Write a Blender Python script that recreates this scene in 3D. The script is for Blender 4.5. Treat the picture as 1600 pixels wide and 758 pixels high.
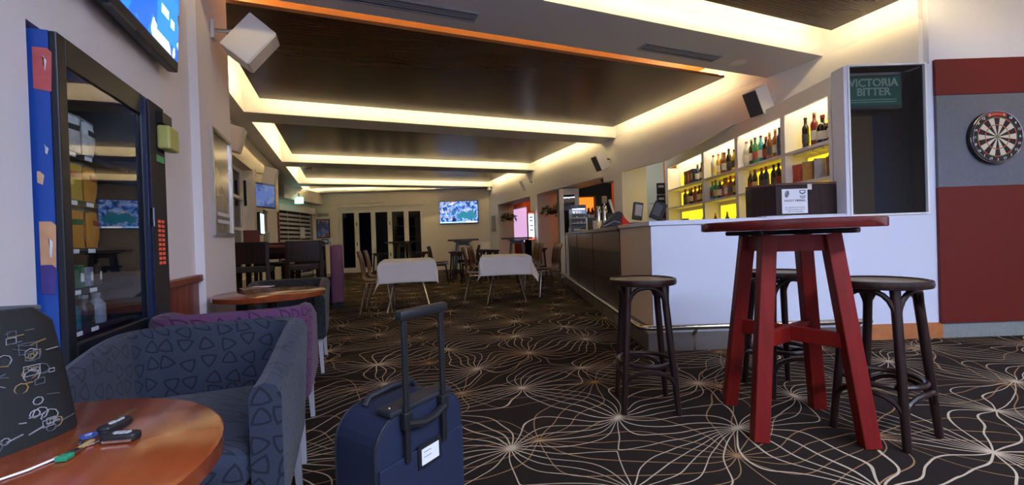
import bpy, bmesh, math, random
from mathutils import Vector, Matrix
R = math.radians
random.seed(7)
for o in list(bpy.data.objects): bpy.data.objects.remove(o)
SC = bpy.context.scene
COL = SC.collection

# ------------------------------------------------------------------ camera
RX = Vector((0.9289083, -0.36883958, -0.03296556))
UX = Vector((0.0332152, -0.00567446, 0.99943211))
FX = Vector((0.36881718, 0.92947575, -0.00698003))
EYE = Vector((0, 0, .98))
cd = bpy.data.cameras.new('camera'); cam = bpy.data.objects.new('camera', cd); COL.objects.link(cam)
m3 = Matrix((RX, UX, -FX)).transposed()
cam.matrix_world = Matrix.Translation(EYE) @ m3.to_4x4()
cd.sensor_width = 36; cd.lens = 655.2 / 1600 * 36; cd.clip_start = .02; cd.clip_end = 100
SC.camera = cam

# ------------------------------------------------------------------ night sky and exposure
w = bpy.data.worlds.new('world'); SC.world = w; w.use_nodes = True
bgn = w.node_tree.nodes['Background']; bgn.inputs[0].default_value = (.02, .03, .06, 1); bgn.inputs[1].default_value = .05
SC.view_settings.view_transform = 'Standard'; SC.view_settings.look = 'None'
SC.view_settings.gamma = 1; SC.view_settings.use_curve_mapping = False
SC.view_settings.exposure = 0.35
LED_WARM = 52.0          # cove strips
FILL_COOL = 52.0       # invented cool fill panels, added on the ceiling behind the photographer

# ------------------------------------------------------------------ frames
ROT = -R(21.643)
FH = Vector((.36882617, .92949839, 0)); RH = Vector((.92941345, -.36904016, 0))
def P(b, a, z=0): return FH * a + RH * b + Vector((0, 0, z))       # the bar's own axes: b to the right, a away

# ------------------------------------------------------------------ mesh builder
class MB:
    def __init__(s): s.v = []; s.f = []
    def add(s, vs, fs, M=None):
        n = len(s.v)
        s.v += [tuple(M @ Vector(v)) if M is not None else tuple(v) for v in vs]
        s.f += [tuple(i + n for i in f) for f in fs]; return s
    def box(s, x0, x1, y0, y1, z0, z1, M=None):
        return s.add([(x0,y0,z0),(x1,y0,z0),(x1,y1,z0),(x0,y1,z0),(x0,y0,z1),(x1,y0,z1),(x1,y1,z1),(x0,y1,z1)],
                     [(0,3,2,1),(4,5,6,7),(0,1,5,4),(1,2,6,5),(2,3,7,6),(3,0,4,7)], M)
    def bar(s, p, q, w, d, up=(0,0,1), w2=None, d2=None):
        p = Vector(p); q = Vector(q); t = (q - p).normalized(); u = Vector(up)
        x = t.cross(u)
        if x.length < 1e-4: x = t.cross(Vector((0,1,0)))
        x.normalize(); y = x.cross(t).normalized()
        w2 = w if w2 is None else w2; d2 = d if d2 is None else d2
        vs = []
        for c, ww, dd in ((p, w, d), (q, w2, d2)):
            for sx, sy in ((-1,-1),(1,-1),(1,1),(-1,1)): vs.append(c + x*(sx*ww/2) + y*(sy*dd/2))
        return s.add(vs, [(0,1,2,3),(7,6,5,4),(0,4,5,1),(1,5,6,2),(2,6,7,3),(3,7,4,0)])
    def tube(s, pts, r, seg=8, closed=False):
        pts = [Vector(p) for p in pts]; n = len(pts); rs = r if isinstance(r, (list, tuple)) else [r]*n
        T = []
        for i in range(n):
            a = pts[i-1] if (i or closed) else pts[0]; b = pts[(i+1) % n] if (i < n-1 or closed) else pts[-1]
            T.append((b - a).normalized())
        u = T[0].orthogonal().normalized(); vs = []
        for i in range(n):
            u = (u - T[i]*u.dot(T[i])).normalized(); v = T[i].cross(u)
            for k in range(seg):
                a = 2*math.pi*k/seg; vs.append(pts[i] + (u*math.cos(a) + v*math.sin(a))*rs[i])
        fs = []
        for i in range(n if closed else n-1):
            j = (i+1) % n
            for k in range(seg):
                l = (k+1) % seg; fs.append((i*seg+k, i*seg+l, j*seg+l, j*seg+k))
        if not closed: fs += [tuple(range(seg))[::-1], tuple((n-1)*seg + k for k in range(seg))]
        return s.add(vs, fs)
    def lathe(s, prof, seg=16, M=None, cap=True):
        vs = []; n = len(prof)
        for r, z in prof:
            for k in range(seg):
                a = 2*math.pi*k/seg; vs.append((r*math.cos(a), r*math.sin(a), z))
        fs = [(i*seg+k, i*seg+(k+1) % seg, (i+1)*seg+(k+1) % seg, (i+1)*seg+k) for i in range(n-1) for k in range(seg)]
        if cap: fs += [tuple(range(seg))[::-1], tuple((n-1)*seg+k for k in range(seg))]
        return s.add(vs, fs, M)
    def prism(s, poly, z0, z1, M=None):
        n = len(poly)
        return s.add([(x,y,z0) for x,y in poly] + [(x,y,z1) for x,y in poly],
                     [tuple(range(n))[::-1], tuple(range(n,2*n))] + [(i,(i+1)%n,n+(i+1)%n,n+i) for i in range(n)], M)
    def grid(s, rows, closeu=False):
        n = len(rows); m = len(rows[0])
        return s.add([p for r in rows for p in r],
                     [(i*m+j, i*m+(j+1)%m, (i+1)*m+(j+1)%m, (i+1)*m+j) for i in range(n-1) for j in range(m if closeu else m-1)])
    def mesh(s, name, bevel=0, smooth=False, seg=2):
        me = bpy.data.meshes.new(name); me.from_pydata(s.v, [], s.f)
        bm = bmesh.new(); bm.from_mesh(me)
        bmesh.ops.recalc_face_normals(bm, faces=bm.faces)
        if bevel:
            ed = [e for e in bm.edges if e.is_manifold and e.calc_face_angle(0) > .6]
            bmesh.ops.bevel(bm, geom=ed, offset=bevel, segments=seg, affect='EDGES', clamp_overlap=True, profile=.5)
        bm.to_mesh(me); bm.free()
        if smooth:
            for p in me.polygons: p.use_smooth = True
            me.set_sharp_from_angle(angle=R(40))
        return me
    def build(s, name, mat, parent=None, bevel=0, smooth=False, seg=2, label=None):
        o = bpy.data.objects.new(name, s.mesh(name, bevel, smooth, seg)); COL.objects.link(o)
        o.data.materials.append(mat)
        if parent: o.parent = parent
        if label: o['label'] = label
        return o
def bx(*a): return MB().box(*a)
def thing(name, label, cat, loc=(0,0,0), rz=0, group=None):
    o = bpy.data.objects.new(name, None); COL.objects.link(o); o.empty_display_size = .1
    o.location = loc; o.rotation_euler = (0,0,rz); o['label'] = label; o['category'] = cat
    if group: o['group'] = group
    return o
def tag(o, label, cat, group=None, kind=None):
    o['label'] = label; o['category'] = cat
    if group: o['group'] = group
    if kind: o['kind'] = kind
    return o
def struct(o, label, cat): o['kind'] = 'structure'; o['label'] = label; o['category'] = cat; return o
def copy_tree(o, parent=None):
    c = o.copy(); COL.objects.link(c); c.parent = parent
    for ch in [x for x in bpy.data.objects if x.parent == o]: copy_tree(ch, c)
    return c
def place(proto, used, loc, rz, label, group=None):
    o = proto if not used else copy_tree(proto)
    o.location = loc; o.rotation_euler = (0,0,rz); o['label'] = label
    if group: o['group'] = group
    return o
def text(parent, body, size, mat, loc, rot=(math.pi/2,0,0), ext=.002, name='lettering', sx=1, bold=0):
    cu = bpy.data.curves.new(name, 'FONT'); cu.body = body; cu.size = size; cu.extrude = ext; cu.offset = bold
    cu.align_x = 'CENTER'; cu.align_y = 'CENTER'; cu.resolution_u = 3
    t = bpy.data.objects.new(name, cu); COL.objects.link(t)
    bpy.context.view_layer.update()
    me = bpy.data.meshes.new_from_object(t.evaluated_get(bpy.context.evaluated_depsgraph_get()))
    bpy.data.objects.remove(t)
    o = bpy.data.objects.new(name, me); COL.objects.link(o); me.materials.clear(); me.materials.append(mat)
    o.parent = parent; o.location = loc; o.rotation_euler = rot; o.scale = (sx,1,1)
    return o

# ------------------------------------------------------------------ materials
def newmat(name):
    m = bpy.data.materials.new(name); m.use_nodes = True; nt = m.node_tree
    return m, nt, nt.nodes['Principled BSDF']
def N(nt, t, **kw):
    n = nt.nodes.new(t)
    for k, v in kw.items():
        if k.startswith('i_'): n.inputs[int(k[2:])].default_value = v
        else: setattr(n, k, v)
    return n
def pm(name, col, rough=.6, metal=0, var=.1, scale=9, bump=0, spec=.4, stretch=None, emit=0, coat=0):
    m, nt, b = newmat(name)
    tc = N(nt, 'ShaderNodeTexCoord'); no = N(nt, 'ShaderNodeTexNoise'); no.inputs['Scale'].default_value = scale; no.inputs['Detail'].default_value = 4
    src = tc.outputs['Object']
    if stretch:
        mp = N(nt, 'ShaderNodeMapping'); mp.inputs['Scale'].default_value = stretch; nt.links.new(src, mp.inputs[0]); src = mp.outputs[0]
    nt.links.new(src, no.inputs['Vector'])
    mx = N(nt, 'ShaderNodeMix', data_type='RGBA')
    mx.inputs[6].default_value = tuple(max(0, c*(1-var)) for c in col) + (1,); mx.inputs[7].default_value = tuple(min(1, c*(1+var)) for c in col) + (1,)
    nt.links.new(no.outputs[0], mx.inputs[0]); nt.links.new(mx.outputs[2], b.inputs['Base Color'])
    b.inputs['Roughness'].default_value = rough; b.inputs['Metallic'].default_value = metal; b.inputs['Specular IOR Level'].default_value = spec
    if coat: b.inputs['Coat Weight'].default_value = coat; b.inputs['Coat Roughness'].default_value = .12
    if bump:
        bp = N(nt, 'ShaderNodeBump'); bp.inputs['Strength'].default_value = bump; bp.inputs['Distance'].default_value = .01
        nt.links.new(no.outputs[0], bp.inputs['Height']); nt.links.new(bp.outputs[0], b.inputs['Normal'])
    if emit:
        nt.links.new(mx.outputs[2], b.inputs['Emission Color']); b.inputs['Emission Strength'].default_value = emit
    return m
def glassmat(name, tint=(.85,.9,.92), ior=1.5, rough=.02):
    m, nt, b = newmat(name); nt.nodes.remove(b); out = nt.nodes['Material Output']
    t = N(nt, 'ShaderNodeBsdfTransparent'); t.inputs[0].default_value = tint + (1,)
    g = N(nt, 'ShaderNodeBsdfGlossy'); g.inputs['Roughness'].default_value = rough
    f = N(nt, 'ShaderNodeFresnel'); f.inputs[0].default_value = ior
    ge = N(nt, 'ShaderNodeNewGeometry'); iv = N(nt, 'ShaderNodeMath', operation='SUBTRACT', i_0=1.0); nt.links.new(ge.outputs['Backfacing'], iv.inputs[1])
    fm = N(nt, 'ShaderNodeMath', operation='MULTIPLY'); nt.links.new(f.outputs[0], fm.inputs[0]); nt.links.new(iv.outputs[0], fm.inputs[1])
    x = N(nt, 'ShaderNodeMixShader'); nt.links.new(fm.outputs[0], x.inputs[0]); nt.links.new(t.outputs[0], x.inputs[1]); nt.links.new(g.outputs[0], x.inputs[2])
    nt.links.new(x.outputs[0], out.inputs[0]); return m
def wood(name, c0, c1, rough=.35, axis=0, scale=6, coat=.12):
    m, nt, b = newmat(name); tc = N(nt, 'ShaderNodeTexCoord'); mp = N(nt, 'ShaderNodeMapping')
    sc = [scale*4]*3; sc[axis] = scale*.25; mp.inputs['Scale'].default_value = sc
    no = N(nt, 'ShaderNodeTexNoise'); no.inputs['Scale'].default_value = 1.5; no.inputs['Detail'].default_value = 6; no.inputs['Distortion'].default_value = .6
    cr = N(nt, 'ShaderNodeValToRGB'); cr.color_ramp.elements[0].position = .3; cr.color_ramp.elements[1].position = .72
    cr.color_ramp.elements[0].color = c0 + (1,); cr.color_ramp.elements[1].color = c1 + (1,)
    nt.links.new(tc.outputs['Object'], mp.inputs[0]); nt.links.new(mp.outputs[0], no.inputs['Vector']); nt.links.new(no.outputs[0], cr.inputs[0])
    nt.links.new(cr.outputs[0], b.inputs['Base Color']); b.inputs['Roughness'].default_value = rough
    b.inputs['Coat Weight'].default_value = coat; b.inputs['Coat Roughness'].default_value = .15; b.inputs['Specular IOR Level'].default_value = .25
    return m
def timber_ceiling(name):                                   # dark walnut with fine grooves running across the room
    m, nt, b = newmat(name); tc = N(nt, 'ShaderNodeTexCoord'); sx = N(nt, 'ShaderNodeSeparateXYZ'); nt.links.new(tc.outputs['Object'], sx.inputs[0])
    mp = N(nt, 'ShaderNodeMapping'); mp.inputs['Scale'].default_value = (1.2, 30, 1); nt.links.new(tc.outputs['Object'], mp.inputs[0])
    no = N(nt, 'ShaderNodeTexNoise'); no.inputs['Scale'].default_value = 2; no.inputs['Detail'].default_value = 5; nt.links.new(mp.outputs[0], no.inputs['Vector'])
    cr = N(nt, 'ShaderNodeValToRGB'); cr.color_ramp.elements[0].color = (.060,.020,.008,1); cr.color_ramp.elements[1].color = (.105,.036,.014,1)
    nt.links.new(no.outputs[0], cr.inputs[0])
    mu = N(nt, 'ShaderNodeMath', operation='MULTIPLY', i_1=31.0); nt.links.new(sx.outputs[1], mu.inputs[0])
    fr = N(nt, 'ShaderNodeMath', operation='FRACT'); nt.links.new(mu.outputs[0], fr.inputs[0])
    gt = N(nt, 'ShaderNodeMath', operation='GREATER_THAN', i_1=.18); nt.links.new(fr.outputs[0], gt.inputs[0])
    mx = N(nt, 'ShaderNodeMix', data_type='RGBA'); mx.inputs[6].default_value = (.02,.008,.004,1); nt.links.new(gt.outputs[0], mx.inputs[0]); nt.links.new(cr.outputs[0], mx.inputs[7])
    nt.links.new(mx.outputs[2], b.inputs['Base Color']); b.inputs['Roughness'].default_value = .26; b.inputs['Specular IOR Level'].default_value = .28
    bp = N(nt, 'ShaderNodeBump'); bp.inputs['Strength'].default_value = .35; bp.inputs['Distance'].default_value = .004
    nt.links.new(gt.outputs[0], bp.inputs['Height']); nt.links.new(bp.outputs[0], b.inputs['Normal']); return m
def carpet_mat():
    """Starbursts joined by flowing lines: field lines of rows of alternating poles, warped by noise. Two sets, cream over tan."""
    m, nt, b = newmat('carpet'); L = nt.links.new
    tc = N(nt, 'ShaderNodeTexCoord')
    def mth(op, a, c=None):
        n = N(nt, 'ShaderNodeMath', operation=op)
        for i, v in enumerate((a, c)):
            if v is None: continue
            if isinstance(v, (int, float)): n.inputs[i].default_value = v
            else: L(v, n.inputs[i])
        return n.outputs[0]
    def layer(rot, off, pitch, rowh, nl, seed, halfw, warp):
        mp = N(nt, 'ShaderNodeMapping'); mp.inputs['Rotation'].default_value = (0,0,rot); mp.inputs['Location'].default_value = (off[0], off[1], 0); L(tc.outputs['Object'], mp.inputs[0])
        src = mp.outputs[0]
        for sc, am in warp:
            no = N(nt, 'ShaderNodeTexNoise'); no.noise_dimensions = '4D'; no.inputs['W'].default_value = seed; no.inputs['Scale'].default_value = sc; no.inputs['Detail'].default_value = 0
            L(mp.outputs[0], no.inputs['Vector'])
            v1 = N(nt, 'ShaderNodeVectorMath', operation='SUBTRACT'); v1.inputs[1].default_value = (.5,.5,.5); L(no.outputs['Color'], v1.inputs[0])
            v2 = N(nt, 'ShaderNodeVectorMath', operation='SCALE'); v2.inputs['Scale'].default_value = am; L(v1.outputs[0], v2.inputs[0])
            v3 = N(nt, 'ShaderNodeVectorMath', operation='ADD'); L(src, v3.inputs[0]); L(v2.outputs[0], v3.inputs[1]); src = v3.outputs[0]
        s = N(nt, 'ShaderNodeSeparateXYZ'); L(src, s.inputs[0]); x, y = s.outputs[0], s.outputs[1]
        row = mth('FLOOR', mth('DIVIDE', y, rowh))
        psi = gx = gy = None; k2 = math.pi / pitch
        for k in (-1, 0, 1, 2):
            rk = mth('ADD', row, k)
            ph = mth('MULTIPLY', mth('SINE', mth('MULTIPLY', rk, 12.9898 + seed)), 2.6)
            X = mth('ADD', mth('MULTIPLY', x, k2), ph)
            Y = mth('MULTIPLY', mth('SUBTRACT', y, mth('MULTIPLY', rk, rowh)), k2)
            sn, cs, sh, ch = mth('SINE', X), mth('COSINE', X), mth('SINH', Y), mth('COSH', Y)
            th = mth('ARCTAN2', sh, sn)
            re, im = mth('MULTIPLY', sn, ch), mth('MULTIPLY', cs, sh)
            mm = mth('MAXIMUM', mth('ADD', mth('MULTIPLY', re, re), mth('MULTIPLY', im, im)), 1e-5)
            a, c = mth('DIVIDE', re, mm), mth('DIVIDE', im, mm)
            psi = th if psi is None else mth('ADD', psi, th)
            gx = a if gx is None else mth('ADD', gx, a); gy = c if gy is None else mth('ADD', gy, c)
        g = mth('SQRT', mth('ADD', mth('MULTIPLY', gx, gx), mth('MULTIPLY', gy, gy)))
        ff = mth('FRACT', mth('ADD', mth('MULTIPLY', psi, nl / (2*math.pi)), .5))
        d = mth('ABSOLUTE', mth('SUBTRACT', ff, .5))
        dist = mth('DIVIDE', d, mth('MAXIMUM', mth('MULTIPLY', g, k2 * nl / (2*math.pi)), .8))
        return mth('LESS_THAN', dist, halfw)
    fz = N(nt, 'ShaderNodeTexNoise'); fz.inputs['Scale'].default_value = 320; L(tc.outputs['Object'], fz.inputs['Vector'])
    hw = mth('ADD', mth('MULTIPLY', fz.outputs[0], .0024), .0018)
    cream = layer(R(-12), (.12,.18), .66, .62, 20, 1.3, hw, ((1.3,.5),(4.2,.10)))
    tan = layer(R(24), (.5,.4), .82, .78, 16, 5.1, hw, ((1.1,.5),(3.6,.12)))
    fn = N(nt, 'ShaderNodeTexNoise'); fn.inputs['Scale'].default_value = 500; fn.inputs['Detail'].default_value = 2; L(tc.outputs['Object'], fn.inputs['Vector'])
    def two(c0, c1):
        x = N(nt, 'ShaderNodeMix', data_type='RGBA'); x.inputs[6].default_value = c0+(1,); x.inputs[7].default_value = c1+(1,); L(fn.outputs[0], x.inputs[0]); return x.outputs[2]
    m1 = N(nt, 'ShaderNodeMix', data_type='RGBA'); L(tan, m1.inputs[0]); L(two((.010,.007,.005),(.022,.015,.012)), m1.inputs[6]); L(two((.20,.11,.05),(.31,.18,.08)), m1.inputs[7])
    m2 = N(nt, 'ShaderNodeMix', data_type='RGBA'); L(cream, m2.inputs[0]); L(m1.outputs[2], m2.inputs[6]); L(two((.34,.26,.175),(.52,.42,.30)), m2.inputs[7])
    L(m2.outputs[2], b.inputs['Base Color']); b.inputs['Roughness'].default_value = .95; b.inputs['Specular IOR Level'].default_value = .1
    bp = N(nt, 'ShaderNodeBump'); bp.inputs['Strength'].default_value = .3; bp.inputs['Distance'].default_value = .004; L(fn.outputs[0], bp.inputs['Height']); L(bp.outputs[0], b.inputs['Normal'])
    return m
def fabric(name, base, line, scale=16):
    """upholstery woven with scattered rounded triangles"""
    m, nt, b = newmat(name); L = nt.links.new; tc = N(nt, 'ShaderNodeTexCoord'); sp = N(nt, 'ShaderNodeSeparateXYZ'); L(tc.outputs['Object'], sp.inputs[0])
    def mth(op, a, c=None):
        n = N(nt, 'ShaderNodeMath', operation=op)
        for i, v in enumerate((a, c)):
            if v is None: continue
            if isinstance(v, (int, float)): n.inputs[i].default_value = v
            else: L(v, n.inputs[i])
        return n.outputs[0]
    u = mth('ADD', sp.outputs[0], sp.outputs[1]); cb = N(nt, 'ShaderNodeCombineXYZ'); L(u, cb.inputs[0]); L(mth('ADD', sp.outputs[2], mth('MULTIPLY', sp.outputs[1], .25)), cb.inputs[1])
    vo = N(nt, 'ShaderNodeTexVoronoi'); vo.voronoi_dimensions = '2D'; vo.inputs['Scale'].default_value = scale; vo.inputs['Randomness'].default_value = .35; L(cb.outputs[0], vo.inputs['Vector'])
    dv = N(nt, 'ShaderNodeVectorMath', operation='SUBTRACT'); L(cb.outputs[0], dv.inputs[0]); L(vo.outputs['Position'], dv.inputs[1])
    sc = N(nt, 'ShaderNodeSeparateColor'); L(vo.outputs['Color'], sc.inputs[0]); rt = N(nt, 'ShaderNodeVectorRotate'); rt.rotation_type = 'Z_AXIS'; L(dv.outputs[0], rt.inputs['Vector']); L(mth('MULTIPLY', sc.outputs[0], 6.28), rt.inputs['Angle'])
    ds = []
    for k in range(3):
        dt = N(nt, 'ShaderNodeVectorMath', operation='DOT_PRODUCT'); dt.inputs[1].default_value = (math.cos(R(90+120*k)), math.sin(R(90+120*k)), 0); L(rt.outputs[0], dt.inputs[0]); ds.append(dt.outputs['Value'])
    tri = mth('MAXIMUM', ds[0], mth('MAXIMUM', ds[1], ds[2])); ln = N(nt, 'ShaderNodeVectorMath', operation='LENGTH'); L(rt.outputs[0], ln.inputs[0])
    dd = mth('ADD', mth('MULTIPLY', tri, .7), mth('MULTIPLY', ln.outputs['Value'], .3))
    lt = mth('LESS_THAN', mth('ABSOLUTE', mth('SUBTRACT', dd, .27/scale)), .05/scale)
    no = N(nt, 'ShaderNodeTexNoise'); no.inputs['Scale'].default_value = 300; L(tc.outputs['Object'], no.inputs['Vector'])
    x0 = N(nt, 'ShaderNodeMix', data_type='RGBA'); x0.inputs[6].default_value = tuple(c*.7 for c in base)+(1,); x0.inputs[7].default_value = tuple(c*1.3 for c in base)+(1,); L(no.outputs[0], x0.inputs[0])
    x = N(nt, 'ShaderNodeMix', data_type='RGBA'); x.inputs[7].default_value = line+(1,); L(x0.outputs[2], x.inputs[6]); L(lt, x.inputs[0])
    L(x.outputs[2], b.inputs['Base Color']); b.inputs['Roughness'].default_value = .8; b.inputs['Sheen Weight'].default_value = .1; b.inputs['Specular IOR Level'].default_value = .2
    bp = N(nt, 'ShaderNodeBump'); bp.inputs['Strength'].default_value = .4; bp.inputs['Distance'].default_value = .003; L(no.outputs[0], bp.inputs['Height']); L(bp.outputs[0], b.inputs['Normal'])
    return m
def screen(name, stops, scale=(6,6,6), strength=2.0, seed=0.0):
    """picture on a television: patches of people and table in the given colours"""
    m, nt, b = newmat(name); L = nt.links.new; tc = N(nt, 'ShaderNodeTexCoord'); mp = N(nt, 'ShaderNodeMapping'); mp.inputs['Scale'].default_value = scale; mp.inputs['Location'].default_value = (seed,seed,seed)
    L(tc.outputs['Object'], mp.inputs[0])
    no = N(nt, 'ShaderNodeTexNoise'); no.inputs['Scale'].default_value = 1.6; no.inputs['Detail'].default_value = 2; L(mp.outputs[0], no.inputs['Vector'])
    ad = N(nt, 'ShaderNodeVectorMath', operation='MULTIPLY_ADD'); ad.inputs[1].default_value = (1.4,1.4,1.4); L(no.outputs['Color'], ad.inputs[0]); L(mp.outputs[0], ad.inputs[2])
    vo = N(nt, 'ShaderNodeTexVoronoi'); vo.inputs['Scale'].default_value = 1.5; L(ad.outputs[0], vo.inputs['Vector'])
    sp = N(nt, 'ShaderNodeSeparateColor'); L(vo.outputs['Color'], sp.inputs[0])
    cr = N(nt, 'ShaderNodeValToRGB'); cr.color_ramp.interpolation = 'CONSTANT'
    e = cr.color_ramp.elements; e[0].position = 0; e[0].color = stops[0]+(1,); e[1].position = 1/len(stops); e[1].color = stops[1]+(1,)
    for i, c in enumerate(stops[2:], 2): q = e.new(i/len(stops)); q.color = c+(1,)
    L(sp.outputs[0], cr.inputs[0]); b.inputs['Base Color'].default_value = (.01,.01,.01,1); b.inputs['Roughness'].default_value = .25
    L(cr.outputs[0], b.inputs['Emission Color']); b.inputs['Emission Strength'].default_value = strength; return m
def emis(name, col, s):
    m, nt, b = newmat(name); no = N(nt, 'ShaderNodeTexNoise'); no.inputs['Scale'].default_value = 3
    x = N(nt, 'ShaderNodeMix', data_type='RGBA'); x.inputs[6].default_value = tuple(c*.94 for c in col)+(1,); x.inputs[7].default_value = col+(1,)
    nt.links.new(no.outputs[0], x.inputs[0]); nt.links.new(x.outputs[2], b.inputs['Emission Color']); b.inputs['Base Color'].default_value = col+(1,); b.inputs['Emission Strength'].default_value = s; return m

WHITE = pm('white_paint', (.78,.77,.75), .55, var=.03, scale=3, bump=.05)
CREAM = pm('cream_paint', (.84,.78,.67), .6, var=.04, scale=3, bump=.05)
LILAC = pm('wall_paint', (.78,.74,.75), .6, var=.03, scale=4, bump=.08)
CEIL = pm('ceiling_paint', (.62,.62,.65), .6, var=.03, scale=4)
BARWHITE = pm('bar_laminate', (.64,.67,.78), .3, var=.02, scale=2)
BEIGE = pm('beige_laminate', (.62,.54,.42), .35, var=.05, scale=4)
TIMBER = timber_ceiling('walnut_ceiling')
COVEWOOD = pm('cove_timber', (.42,.12,.008), .5, var=.1)
LED = emis('cove_led', (1,.75,.36), LED_WARM)
BLACK = pm('black_plastic', (.012,.012,.014), .4)
BLACKM = pm('black_matt', (.02,.019,.02), .7)
DGREY = pm('dark_grey', (.06,.065,.075), .5)
GREY = pm('grey_plastic', (.32,.33,.35), .5)
CHROME = pm('chrome', (.75,.75,.78), .15, metal=1, var=.03)
STEEL = pm('steel', (.55,.54,.52), .3, metal=1, var=.06)
BRASS = pm('rail_metal', (.72,.66,.52), .22, metal=1, var=.05)
REDWOOD = wood('red_stained_wood', (.11,.0035,.002), (.175,.006,.0035), .5, axis=2, scale=5, coat=0)
REDTOP = wood('red_table_top', (.07,.008,.007), (.15,.016,.013), .22, axis=0, scale=3, coat=.5)
TABLETOP = wood('jarrah_top', (.16,.030,.008), (.27,.058,.016), .2, axis=1, scale=2, coat=.5)
DARKWOOD = wood('dark_wood', (.010,.005,.005), (.028,.012,.010), .3, axis=2, scale=5)
BARWOOD = wood('bar_wood', (.018,.009,.007), (.05,.024,.016), .35, axis=1, scale=3)
BARTAN = wood('bar_tan_wood', (.10,.065,.04), (.17,.115,.07), .35, axis=1, scale=3)
VENEER = wood('chair_veneer', (.13,.055,.025), (.24,.115,.055), .35, axis=2, scale=4)
DVENEER = wood('dark_veneer', (.055,.018,.010), (.11,.038,.020), .35, axis=2, scale=4)
DADO = wood('dado_panel', (.14,.025,.014), (.24,.05,.026), .4, axis=2, scale=3)
SEATCANE = pm('stool_seat', (.19,.145,.09), .4, var=.25, scale=30, coat=.3)
BLUEFAB = fabric('blue_triangle_fabric', (.026,.034,.056), (.011,.014,.024))
CHARFAB = fabric('charcoal_fabric', (.022,.024,.026), (.012,.013,.014), 16)
PURPFAB = fabric('purple_triangle_fabric', (.10,.036,.095), (.040,.015,.042))
PURPLE = pm('purple_vinyl', (.20,.075,.15), .5, var=.15)
LEGGREY = pm('leg_grey', (.5,.5,.55), .35, metal=.3)
CLOTH = pm('white_cloth', (.72,.72,.76), .85, var=.05, scale=5, bump=.1)
VBLUE = pm('vending_blue', (.012,.06,.30), .35, var=.15, scale=4)
VNAVY = pm('vending_navy', (.008,.018,.06), .4)
NAVY = pm('suitcase_navy', (.008,.014,.040), .75, var=.2, scale=60, bump=.1)
NAVYTRIM = pm('suitcase_trim', (.014,.015,.02), .6)
PAPER = pm('paper', (.75,.76,.80), .7, var=.02)
INK = pm('ink', (.03,.03,.06), .7)
ORANGE = pm('orange_wall', (.85,.19,.03), .5, var=.1, scale=2)
PALE = pm('pale_wall', (.62,.68,.62), .6, var=.04)
TEALW = pm('column_paint', (.55,.62,.58), .6, var=.04)
GLASS = glassmat('clear_glass')
VGLASS = glassmat('vending_glass', (.72,.76,.8), 1.9)
DGLASS = glassmat('night_glass', (.5,.52,.55), 1.6)
YELLOWLIT = emis('yellow_backlight', (1,.72,.02), 1.05)
SHELFLED = emis('shelf_led', (1,.87,.62), 15)
FILLP = emis('added_cool_panel', (.62,.72,1), FILL_COOL)
LEAF = pm('leaf', (.03,.09,.025), .5, var=.4, scale=20)
FELT = pm('grey_felt', (.14,.145,.165), .95, var=.15, scale=60, bump=.2)
DARTRED = pm('dart_panel_red', (.13,.010,.006), .6, var=.08)
def tv_picture():
    """people leaning over a green card table, crowd behind"""
    m, nt, b = newmat('tv_picture'); L = nt.links.new; tc = N(nt, 'ShaderNodeTexCoord')
    no = N(nt, 'ShaderNodeTexNoise'); no.inputs['Scale'].default_value = 8; no.inputs['Detail'].default_value = 3; no.inputs['Distortion'].default_value = .8; L(tc.outputs['Object'], no.inputs['Vector'])
    cr = N(nt, 'ShaderNodeValToRGB'); e = cr.color_ramp.elements; e[0].position = .30; e[0].color = (.006,.010,.03,1); e[1].position = .44; e[1].color = (.02,.07,.28,1)
    for p, c in ((.50,(.06,.20,.60)),(.545,(.40,.52,.8)),(.565,(.03,.06,.2)),(.64,(.38,.2,.15)),(.70,(.7,.75,.85))): q = e.new(p); q.color = c+(1,)
    L(no.outputs[0], cr.inputs[0])
    mp = N(nt, 'ShaderNodeMapping'); mp.inputs['Location'].default_value = (-.18,0,.12); mp.inputs['Scale'].default_value = (.8,0,2.0); L(tc.outputs['Object'], mp.inputs[0])
    ln = N(nt, 'ShaderNodeVectorMath', operation='LENGTH'); L(mp.outputs[0], ln.inputs[0])
    n2 = N(nt, 'ShaderNodeTexNoise'); n2.inputs['Scale'].default_value = 5; L(tc.outputs['Object'], n2.inputs['Vector'])
    ad = N(nt, 'ShaderNodeMath', operation='MULTIPLY_ADD', i_1=.9); L(n2.outputs[0], ad.inputs[0]); L(ln.outputs['Value'], ad.inputs[2])
    lt = N(nt, 'ShaderNodeMath', operation='LESS_THAN', i_1=.74); L(ad.outputs[0], lt.inputs[0])
    mx = N(nt, 'ShaderNodeMix', data_type='RGBA'); L(lt.outputs[0], mx.inputs[0]); L(cr.outputs[0], mx.inputs[6]); mx.inputs[7].default_value = (.012,.13,.20,1)
    b.inputs['Base Color'].default_value = (.01,.01,.01,1); b.inputs['Roughness'].default_value = .25; L(mx.outputs[2], b.inputs['Emission Color']); b.inputs['Emission Strength'].default_value = 1.7; return m
TVPIC = tv_picture()

def ray(px, py): return RX*(px-800) - UX*(py-379) + FX*655.2
def onx(px, py, X): d = ray(px, py); return EYE + d*((X-EYE.x)/d.x)
def onz(px, py, z): d = ray(px, py); return EYE + d*((z-EYE.z)/d.z)
def ona(px, py, a): d = ray(px, py); return EYE + d*(a/d.dot(FH))
def empty_struct(name, label, cat, loc=(0,0,0), rz=0):
    o = thing(name, label, cat, loc, rz); o['kind'] = 'structure'; return o

# ================================================================== SETTING
struct(bx(-3,10,-3.6,18,-.06,0).build('floor', carpet_mat()), 'dark brown carpet patterned with cream and tan starburst lines', 'floor')
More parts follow.
